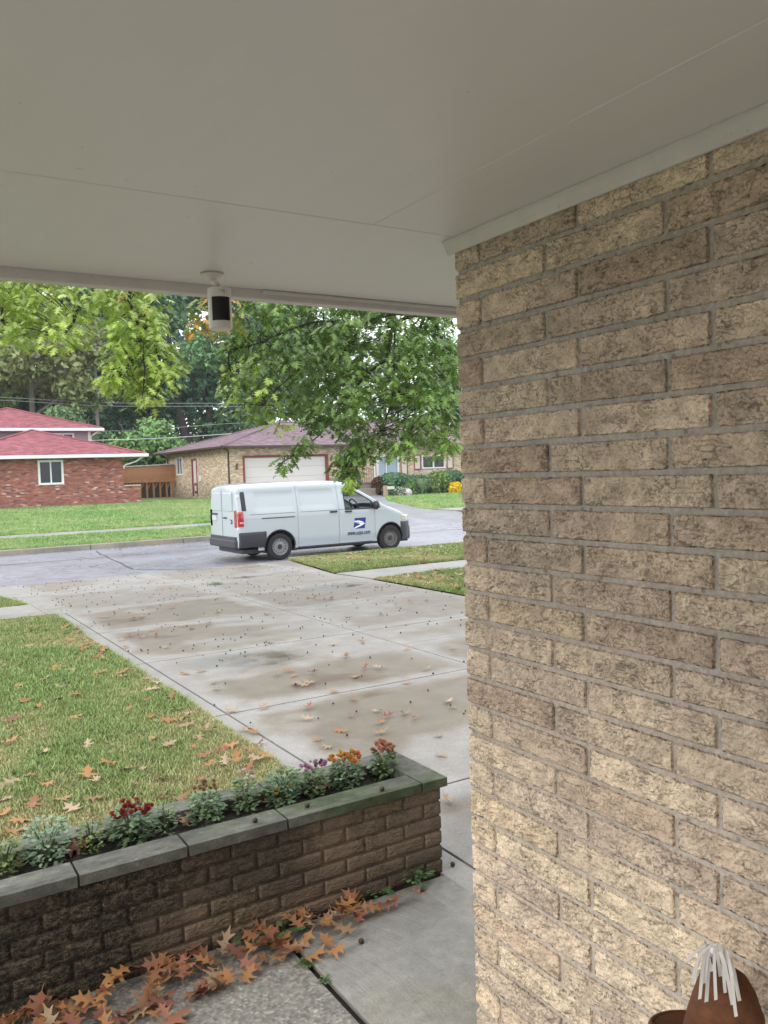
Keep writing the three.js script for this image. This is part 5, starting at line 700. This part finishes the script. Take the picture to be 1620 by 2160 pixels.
// ---------------------------------------------------------------- fallen leaves and acorns
{
  const vr = rng(88), V = Array.from({ length: 16 }, () => oakLeaf(.095 + .05 * vr(), (vr() - .35) * 1.6, (vr() - .4) * .9, (vr() - .5) * 1.3, { j: .1, w: .7 + .5 * vr(), r: vr }));
  const C = { orange: [rgb(.34, .15, .045), rgb(.4, .19, .06), rgb(.27, .12, .045)], tan: [rgb(.36, .25, .14), rgb(.44, .32, .2), rgb(.3, .19, .1)], russet: [rgb(.24, .08, .04), rgb(.2, .075, .04), rgb(.28, .11, .055)] };
  const mat = {}; for (const k in C) mat[k] = C[k].map(c => new THREE.MeshPhysicalMaterial({ color: c, roughness: .62, side: THREE.DoubleSide, transmission: .12, thickness: 0 }));
  const R = rng(404); const lay = (kind, where, x, y, z, tilt, s) => { const m = mesh('fallen_leaf', V[Math.floor(R() * V.length)], mat[kind][Math.floor(R() * 3)]); m.position.set(x, y, z); m.rotation.set((R() - .5) * tilt, R() * 6.28, (R() - .5) * tilt, 'YXZ'); m.scale.setScalar(s); tag(m, { orange: 'orange-brown', tan: 'pale tan', russet: 'dark russet' }[kind] + ' fallen oak leaf ' + where[0], 'leaf', kind + ' ' + where[1]); };
  const pick = (o, t) => { const v = R(); return v < o ? 'orange' : v < o + t ? 'tan' : 'russet'; };
  const W1 = ['lying in the grass of the front lawn', 'leaves on the front lawn'], W2 = ['lying on the concrete driveway', 'leaves on the driveway'], W3 = ['in the drift at the planter foot', 'leaves drifted against the planter'], W4 = ['caught between the planter plants', 'leaves in the planter'];
  // leaves picked out in the photograph, lawn first
  const lawnPx = [[100, 1660], [70, 1702], [155, 1712], [30, 1760], [10, 1690], [185, 1640], [200, 1655], [60, 1640], [230, 1610], [265, 1625], [345, 1645], [305, 1630], [325, 1560], [285, 1660], [380, 1690], [405, 1585], [430, 1600], [440, 1620], [475, 1610], [395, 1535], [380, 1525], [420, 1560], [445, 1545], [95, 1590], [20, 1570], [85, 1545], [185, 1575], [30, 1520], [270, 1500], [210, 1425], [265, 1430], [230, 1393], [205, 1390], [130, 1452], [40, 1450], [20, 1435], [80, 1495], [120, 1480], [40, 1405], [60, 1365], [165, 1350], [190, 1360], [285, 1430], [215, 1300 + 30], [65, 1335], [160, 1515], [100, 1333], [375, 1500], [400, 1515], [310, 1480], [60, 1390], [355, 1525], [470, 1580], [455, 1590], [500, 1610], [520, 1590], [490, 1575], [540, 1605], [560, 1600], [430, 1650], [520, 1625], [20, 1655], [130, 1690], [5, 1725], [45, 1735]];
  for (const [x, y] of lawnPx) { const p = atY(x, y, .03); lay(pick(.5, .42), W1, p.x, .044 + .012 * R(), p.z, .6, .75 + .4 * R()); }
  for (let i = 0; i < 60; i++) { const z = lerp(-3.8, -12, Math.pow(R(), .8)), x = R() < .45 ? 2.12 - .3 * R() * R() : lerp(-.6, 2.1, R()); lay(pick(.5, .45), W1, x, .045 + .01 * R(), z, .6, .75 + .4 * R()); }
  const drvPx = [[535, 1545], [545, 1570], [648, 1517], [740, 1510], [795, 1500], [800, 1525], [815, 1512], [855, 1505], [875, 1515], [718, 1541], [670, 1560], [805, 1546], [925, 1552], [945, 1480], [955, 1492], [857, 1440], [705, 1458], [745, 1475], [610, 1415], [620, 1425], [585, 1423], [660, 1420], [655, 1440], [640, 1445], [625, 1442], [765, 1355], [700, 1360], [730, 1385], [800, 1410], [770, 1410], [900, 1412], [750, 1427], [555, 1493], [490, 1500], [520, 1540], [570, 1355], [535, 1390], [930, 1592], [945, 1690], [690, 1575], [650, 1493], [865, 1270], [835, 1275], [900, 1265], [745, 1272], [735, 1305], [805, 1295], [650, 1260], [600, 1270], [700, 1262], [660, 1260], [320, 1330], [330, 1340], [300, 1345], [350, 1365], [255, 1350], [275, 1340], [265, 1365], [440, 1315], [405, 1325], [460, 1290], [385, 1320], [300, 1300], [280, 1305], [450, 1440], [390, 1420], [425, 1415]];
  for (const [x, y] of drvPx) { const p = atY(x, y, .012); if (p.z < -12.6) p.y += gy(p.z); lay(pick(.25, .62), W2, p.x, gy(p.z) + .018, p.z, .35, .75 + .25 * R()); }
  for (let i = 0; i < 20; i++) { const z = lerp(-4.2, -13.5, R()), x = lerp(2.2, 7.2, R()); lay(pick(.2, .65), W2, x, gy(z) + .02, z, .35, .7 + .3 * R()); }
  // drift at the planter foot: thickest left and in the middle
  const dens = x => x < .85 ? 1 : x < 1.35 ? .9 : x < 1.7 ? .45 : .15; let n = 0;
  while (n < 125) { const x = lerp(.15, 1.95, R()); if (R() > dens(x)) continue; const d = Math.pow(R(), 1.3) * (x < .8 ? .3 : x < 1.4 ? .27 : .13), z = -3.075 + d; lay(pick(.45, .15), W3, x, .012 + (1 - d / .3) * .045 * R() + .008, z, 1.0, .68 + .25 * R()); n++; }
  for (const [x, y] of [[690, 1990], [705, 2010], [730, 1965], [700, 1900], [590, 1990], [640, 1990], [660, 2020], [335, 2080], [290, 2140], [370, 2155], [250, 2040], [150, 2080], [35, 2140], [90, 2130], [120, 2120], [60, 2110], [10, 2120], [330, 2105]]) { const p = atY(x, y, .01); lay(pick(.5, .3), W3, p.x, .02, p.z, .4, .8 + .2 * R()); }
  for (const [x, y] of [[40, 1820], [160, 1790], [395, 1735], [560, 1700], [670, 1670], [680, 1655], [760, 1640], [845, 1625], [830, 1630], [385, 1740]]) { const p = atY(x, y, .41); lay(pick(.1, .75), W4, p.x, .425, clamp(p.z, -3.4, -3.24), 1.2, .6 + .2 * R()); }
  // leaves beyond counting: across the right-hand lawn strips and the far lawns
  const m = [], c = []; const pal = [...C.orange, ...C.tan, ...C.tan]; const put = (x, z, y, s) => { m.push(M4(x, y, z, quat((R() - .5) * .7, R() * 6.28, (R() - .5) * .7), s)); c.push(pal[Math.floor(R() * pal.length)]); };
  for (let i = 0; i < 260; i++) { const z = lerp(-13.9, -17.4, R()), x = lerp(8.2, 15, R()); put(x, z, gy(z) + .06, .8 + .4 * R()); } for (let i = 0; i < 170; i++) { const z = lerp(-9, -12.4, R()), x = lerp(7.4, 11, R()); put(x, z, gy(z) + .05, .85 + .4 * R()); } for (let i = 0; i < 160; i++) { const z = lerp(-25.8, -28.6, R()), x = lerp(1, 16, R()); put(x, z, gy(z) + .07, .9); } for (let i = 0; i < 120; i++) { const z = lerp(-30.4, -41, R()), x = lerp(3, 16, R()); put(x, z, gy(z) + .08, .9); }
  for (let i = 0; i < 60; i++) { const z = lerp(-13.7, -17.4, R()), x = lerp(-1, 2, R()); put(x, z, gy(z) + .05, .9); } for (let i = 0; i < 40; i++) put(lerp(-1, 16, R()), -25.5 + .15 * R(), -.165, .9);
  tag(instanced('leaf_litter', V[1], new THREE.MeshPhysicalMaterial({ color: 0xffffff, roughness: .65, side: THREE.DoubleSide }), m, c), 'small fallen leaves scattered over the far grass strips', null, null, 'stuff');
  // acorns
  const ag = mergeGeometries([new THREE.SphereGeometry(.0095, 8, 6).scale(1, 1.15, 1), new THREE.SphereGeometry(.0108, 8, 4, 0, 6.3, 0, 1.5)].map(g => g.toNonIndexed())), am = [], an = S({ color: rgb(.035, .022, .016), roughness: .5 });
  for (let i = 0; i < 430; i++) { const z = lerp(-4.2, -17.3, Math.pow(R(), .7)), x = lerp(2.3, 7.4, R()); am.push(M4(x, gy(z) + .01, z, quat(R() * 3, R() * 6, R() * 3), .6 + .3 * R())); }
  tag(instanced('acorns', ag, an, am), 'dark acorns sprinkled over the driveway', null, null, 'stuff');
  const a1 = (px, py, y, where) => { const p = atY(px, py, y); const o = mesh('acorn', ag, an); o.position.set(p.x, y + .01, p.z); o.rotation.set(1.2, R() * 6, .4); o.scale.setScalar(1.1); tag(o, where, 'acorn', where); };
  for (const q of [[806, 1668], [648, 1703], [538, 1735]]) a1(...q, .45, 'brown acorn sitting on the planter coping'); for (const q of [[955, 1827], [890, 1882], [752, 1932], [762, 1990]]) a1(...q, 0, 'brown acorn lying on the front walk');
}
// ---------------------------------------------------------------- security camera under the ceiling
{
  const p = atY(447, 577, CY), c = atD(464, 652, 2.14), t = thing('security_camera', 'white cylindrical security camera with black face under the porch ceiling', 'camera', [p.x, CY, p.z]); const plast = S({ color: rgb(.72, .71, .67), roughness: .45 }), bk = S({ color: rgb(.004, .004, .005), roughness: .25 });
  const b = c.clone().sub(t.position); const ya = Math.atan2(-c.x, -c.z), H = .104, Rr = .0295;
  mesh('mount_base', new THREE.LatheGeometry([[0, 0], [.03, 0], [.0305, -.006], [.028, -.009], [.014, -.017], [.01, -.024], [0, -.025]].map(([x, y]) => new THREE.Vector2(x, y)), 32), plast, t);
  mesh('mount_arm', merge([tube([[-.003, -.018, 0], [b.x * .4, -.028, b.z * .4], [b.x - .006, b.y + H / 2 + .003, b.z]], .0045, .0045, 8, 8), tube([[.008, -.018, 0], [b.x * .6, -.026, b.z * .5], [b.x + .007, b.y + H / 2 + .003, b.z - .003]], .004, .004, 8, 8)]), plast, t);
  const g = new THREE.LatheGeometry([[0, -H / 2], [Rr - .003, -H / 2], [Rr, -H / 2 + .003], [Rr, H / 2 - .001], [Rr - .002, H / 2], [Rr - .003, H / 2 - .004], [0, H / 2 - .004]].map(([x, y]) => new THREE.Vector2(x, y)), 40); g.translate(b.x, b.y, b.z); const bd = mesh('camera_body', g, plast, t);
  const f = new THREE.CylinderGeometry(Rr + .0006, Rr + .0006, H * .57, 24, 1, true, -.82, 1.64); f.rotateY(ya + .12); f.translate(b.x, b.y - .003, b.z); mesh('black_face', f, bk, bd);
  try { const font = await new FontLoader().loadAsync('fonts/droid/droid_sans_regular.typeface.json'); const tg = new TextGeometry('ring', { font, size: .0065, depth: .0004, curveSegments: 2 }); tg.translate(-.008, 0, 0); const q = tg.attributes.position; for (let i = 0; i < q.count; i++) { const a = q.getX(i) / Rr + ya + .12 + .1, r = Rr + .0003 + q.getZ(i); q.setXYZ(i, b.x + Math.sin(a) * r, b.y + H * .37 + q.getY(i), b.z + Math.cos(a) * r); } tg.computeVertexNormals(); mesh('maker_lettering', tg, S({ color: rgb(.25, .25, .24) }), bd); } catch (e) { console.log(e); }
}
// ---------------------------------------------------------------- autumn figure with felt hat at the wall
{
  const hp = atD(1534, 2132, 1.2), t = thing('scarecrow_figure', 'scarecrow figure in a brown felt hat with a white raffia tuft', 'figure', [hp.x, .2, hp.z]); const y0 = hp.y - .2; // hat centre above the porch slab
  const felt = S({ map: tex(256, 256, (u, v, i, j) => { const k = .85 + .3 * (fbm(u * 20, v * 20, 4) - .5) + .14 * (hsh(i, j) - .5); return [.47 * k, .3 * k, .2 * k]; }), roughness: 1, side: THREE.DoubleSide });
  const cr = new THREE.LatheGeometry([[.098, -.06], [.095, -.03], [.088, .01], [.073, .045], [.05, .066], [.025, .074], [.001, .076]].map(([x, y]) => new THREE.Vector2(x, y)), 40), p = cr.attributes.position; for (let i = 0; i < p.count; i++) { const x = p.getX(i), y = p.getY(i), z = p.getZ(i), d = sstep(0, .07, y); p.setXYZ(i, x * (1 + .08 * (fbm(y * 20, x * 15, 2) - .5)) - .012 * d, y - .018 * d * Math.exp(-Math.pow((z - .03) / .03, 2)), z * (1 - .2 * d)); } cr.scale(.56, .8, .56); cr.computeVertexNormals(); cr.rotateY(-.6); cr.rotateZ(-.3); cr.translate(0, y0, 0); const hat = mesh('hat_crown', cr, felt, t);
  const br = new THREE.RingGeometry(.085, .165, 48, 6); br.rotateX(-Math.PI / 2); const q = br.attributes.position; for (let i = 0; i < q.count; i++) { const x = q.getX(i), z = q.getZ(i), r = Math.hypot(x, z), a = Math.atan2(z, x), k = (r - .085) / .08; q.setY(i, .045 * k * k * (.6 + .6 * Math.cos(2 * a + .4)) + .01 * Math.sin(3 * a) * k - .058); } br.scale(.62, .6, .62); br.computeVertexNormals(); const b2 = br.clone().translate(0, -.005, 0), edge = []; for (let a = 0; a < 48; a++) { const k = 6 * 49 + a; edge.push(new THREE.Vector3(q.getX(k), q.getY(k) - .0025, q.getZ(k))); } edge.push(edge[0].clone()); const brim = merge([br, b2, tube(edge, .0042, .0042, 96, 6)]); brim.rotateZ(-.36); brim.translate(.004, y0 - .03, 0); mesh('hat_brim', brim, felt, hat); { const bp = []; for (let a = 0; a <= 40; a++) bp.push(new THREE.Vector3(Math.cos(a / 40 * 6.2832) * .0535, -.036, Math.sin(a / 40 * 6.2832) * .0535)); const band = tube(bp, .005, .005, 60, 6).scale(1, 1.6, 1); band.rotateZ(-.3); band.translate(.004, y0, 0); mesh('hat_band', band, S({ color: rgb(.07, .035, .02), roughness: .9 }), hat); }
  const raf = S({ color: rgb(.85, .84, .82), roughness: .5, side: THREE.DoubleSide }), top = atD(1497, 1990, 1.12).sub(t.position), R = rng(71), strands = [];
  const wv = (px, py) => atD(px, py, 1.14 + .03 * (R() - .5)).sub(t.position);
  const ends = [[1423, 2003], [1448, 2030], [1460, 2065], [1462, 2078], [1476, 2108], [1490, 2114], [1510, 2110], [1538, 2078], [1553, 2145], [1560, 2112], [1545, 2120], [1470, 2040], [1520, 2060], [1500, 2050], [1530, 2095], [1485, 2075], [1545, 2060]];
  const o0 = wv(1505, 1996); ends.forEach(([ex, ey], i) => { const e = wv(ex, ey), m = wv(lerp(1502, ex, .55) + 6 * (R() - .5), Math.min(1985 + 14 * R() + (ey - 1985) * .18, ey)), c = new THREE.CatmullRomCurve3([wv(1492 + 24 * R(), 1990 + 8 * R()), m, e]), w = .002 + .0014 * R(), pos = [], idx = [], cs = c.getSpacedPoints(10); cs.forEach((v, k) => { const s = Math.sin(k * .4 + i) * .4; pos.push(v.x - w * Math.cos(s), v.y, v.z - w * .4, v.x + w * Math.cos(s), v.y + .0006, v.z + w * .4); if (k) { const b = k * 2; idx.push(b - 2, b - 1, b, b - 1, b + 1, b); } }); const g = new THREE.BufferGeometry(); g.setAttribute('position', new THREE.Float32BufferAttribute(pos, 3)); g.setIndex(idx); g.computeVertexNormals(); mesh('raffia_strand', g, raf, hat); });
  mesh('raffia_knot', new THREE.SphereGeometry(.007, 10, 8).translate(o0.x, o0.y - .004, o0.z), raf, hat);
  mesh('hat_peak', tube([[o0.x * .2, y0 + .045, o0.z * .2], [o0.x, o0.y - .012, o0.z]], .02, .006, 6, 8), felt, hat);
  const burlap = S({ color: rgb(.42, .31, .19), roughness: 1 }); mesh('head', new THREE.SphereGeometry(.05, 24, 16).scale(1, 1.1, 1).translate(0, y0 - .09, 0), burlap, t);
  mesh('shirt', new THREE.LatheGeometry([[.01, -.14], [.04, -.15], [.06, -.2], [.055, -.34], [.07, -.4], [0, -.4]].map(([x, y]) => new THREE.Vector2(x, y)), 24).translate(0, y0, 0), S({ color: rgb(.22, .05, .04), roughness: .9 }), t); mesh('stake', new THREE.CylinderGeometry(.015, .015, y0 - .1, 10).translate(0, (y0 - .1) / 2, 0), S({ color: rgb(.3, .2, .12) }), t); mesh('stake_base', new THREE.CylinderGeometry(.09, .1, .02, 20).translate(0, .01, 0), S({ color: rgb(.1, .08, .06) }), t);
}

scene.fog = new THREE.FogExp2(0xe6ecef, .0004);
renderer.render(scene, camera);
